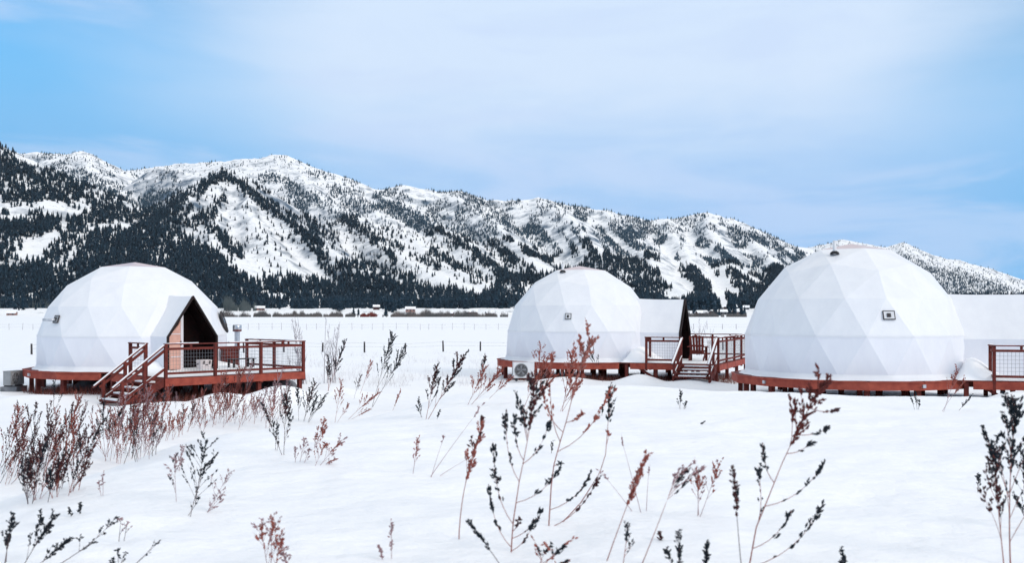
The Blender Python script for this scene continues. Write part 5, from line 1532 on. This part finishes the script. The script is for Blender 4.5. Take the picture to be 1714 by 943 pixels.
# ------------------------------------------------------------------ bare saplings
def sapling(px_, py_, top_py, label, n, spread, group='bare saplings'):
    Y = EYE * F / (py_ - HZ); x = (px_ - CX) / F * Y; z = Gf(x, Y)
    H = (py_ - top_py) / F * Y
    rnd = random.Random(int(px_ * 3))
    t = thing('bare_sapling', label, 'sapling', (x, Y, z), group)
    for k in range(n):
        a = rnd.uniform(-1, 1) * spread; h = H * rnd.uniform(.55, 1.0) if k else H
        p0 = Vector((x + rnd.gauss(0, .12), Y + rnd.gauss(0, .15), z - .1))
        p1 = p0 + Vector((a * h * .45, rnd.uniform(-.15, .15) * h, h))
        pts = curve_pts(p0, p1, (-a * h * .06, 0, 0), 6)
        mb = MB(); mb.tube(pts, [.017 * (1 - .7 * i / 6) for i in range(7)], 5)
        st_ = mb.build('trunk', M['twig'], t)
        tw = MB()
        for q in range(rnd.randint(10, 16)):
            f = rnd.uniform(.25, .95); p = along(pts, f); sg = rnd.choice((-1, 1))
            e = p + Vector((sg * rnd.uniform(.12, .35), rnd.uniform(-.2, .2), rnd.uniform(.4, .8))) * h * .28 * (1.15 - f)
            tw.tube(curve_pts(p, e, (sg * .02, 0, 0), 3), [.008, .007, .006, .003], 3)
        tw.build('twig', M['twig'], st_, kind='stuff')
sapling(508, 642, 522, 'bare grey sapling right of the left deck corner', 7, .35)
sapling(556, 640, 518, 'bare grey sapling, second from the left deck corner', 7, .33)
sapling(1172, 598, 528, 'bare sapling behind the middle deck railing', 8, .5)
sapling(1190, 600, 545, 'lower bare sapling at the right of the one behind the middle deck', 5, .5)
sapling(497, 638, 590, 'low leafless shrub at the foot of the left deck corner', 9, .9)

# ------------------------------------------------------------------ grass and low brush
def grass(name, label, n, sampler, hlo, hhi, wid, material):
    V = []; T = []
    for i in range(n):
        x, y = sampler()
        z = Gf(x, y) if n < 400 else None
        V.append((x, y))
    A = np.array(V); Z = G(A[:, 0], A[:, 1])
    n = len(A); H = RNG.uniform(hlo, hhi, n); le = RNG.normal(0, .35, (n, 2)) * H[:, None]
    a = RNG.uniform(0, 6.28, n); wx, wy = np.cos(a) * wid, np.sin(a) * wid
    b0 = np.stack([A[:, 0] - wx, A[:, 1] - wy, Z - .03], -1); b1 = np.stack([A[:, 0] + wx, A[:, 1] + wy, Z - .03], -1)
    b2 = np.stack([A[:, 0] + wy, A[:, 1] - wx, Z - .03], -1)
    tp = np.stack([A[:, 0] + le[:, 0], A[:, 1] + le[:, 1], Z + H], -1)
    i = np.arange(n)
    T = np.concatenate([np.stack([i, n + i, 3 * n + i], -1), np.stack([n + i, 2 * n + i, 3 * n + i], -1), np.stack([2 * n + i, i, 3 * n + i], -1)])
    o = big_mesh(name, np.concatenate([b0, b1, b2, tp]), T, material)
    tag(o, label, 'grass', kind='stuff')
gr = random.Random(5)
def under1():
    c = gr.random()
    if c < .6:
        a, b = gr.uniform(4.5, 7.6), gr.uniform(-3.6, 2.2); q = W1(a, b, 0); return q.x, q.y
    t_ = gr.uniform(-2.6, -.9); q = gr.uniform(2.6, 3.9); return C1[0] + q * math.cos(t_), C1[1] + q * math.sin(t_)
grass('dry_grass', 'rust brown dead grass under and before the left deck', 3600, under1, .12, .42, .007, M['grass_red'])
def under2():
    c = gr.random()
    if c < .5:
        t_ = gr.uniform(-2.5, -.7); q = gr.uniform(2.6, 3.9); return C2[0] + q * math.cos(t_), C2[1] + q * math.sin(t_)
    a, b = gr.uniform(4, 7.4), gr.uniform(-3, .5); q = W2(a, b, 0); return q.x, q.y
grass('dry_grass', 'rust brown dead grass under the middle deck', 2200, under2, .12, .38, .007, M['grass_red'])
def midfield():
    while True:
        px_, py_ = gr.uniform(395, 845), gr.uniform(592, 650)
        Y = EYE * F / (py_ - HZ); x = (px_ - CX) / F * Y
        if float(fbm(np.array([x / 2.2]), np.array([Y / 5.0]), 2)[0]) > .02: return x, Y
grass('pale_brush', 'pale frosted grass stems poking through the snow of the field', 2000, midfield, .08, .38, .005, M['grass_pale'])
print('objects', len(bpy.data.objects))

# ------------------------------------------------------------------ the air: pale haze that greys the far slopes
hb = MB()
hx0, hx1, hy0, hy1, hz0, hz1 = -9500, 15500, -400, 9600, -8, 2200
hb.add([(hx0, hy0, hz0), (hx1, hy0, hz0), (hx1, hy1, hz0), (hx0, hy1, hz0), (hx0, hy0, hz1), (hx1, hy0, hz1), (hx1, hy1, hz1), (hx0, hy1, hz1)],
       [(3, 2, 1, 0), (4, 5, 6, 7), (0, 1, 5, 4), (1, 2, 6, 5), (2, 3, 7, 6), (3, 0, 4, 7)])
hm = bpy.data.materials.new('haze'); hm.use_nodes = True
hn = hm.node_tree.nodes; hn.clear()
pv = hn.new('ShaderNodeVolumePrincipled'); pv.inputs['Color'].default_value = (.86, .91, .97, 1); pv.inputs['Density'].default_value = HAZE
pv.inputs['Anisotropy'].default_value = .2
ho = hn.new('ShaderNodeOutputMaterial'); hm.node_tree.links.new(pv.outputs[0], ho.inputs['Volume'])
hz = hb.build('haze', hm)
tag(hz, 'thin pale winter haze over the valley', 'haze', kind='stuff')
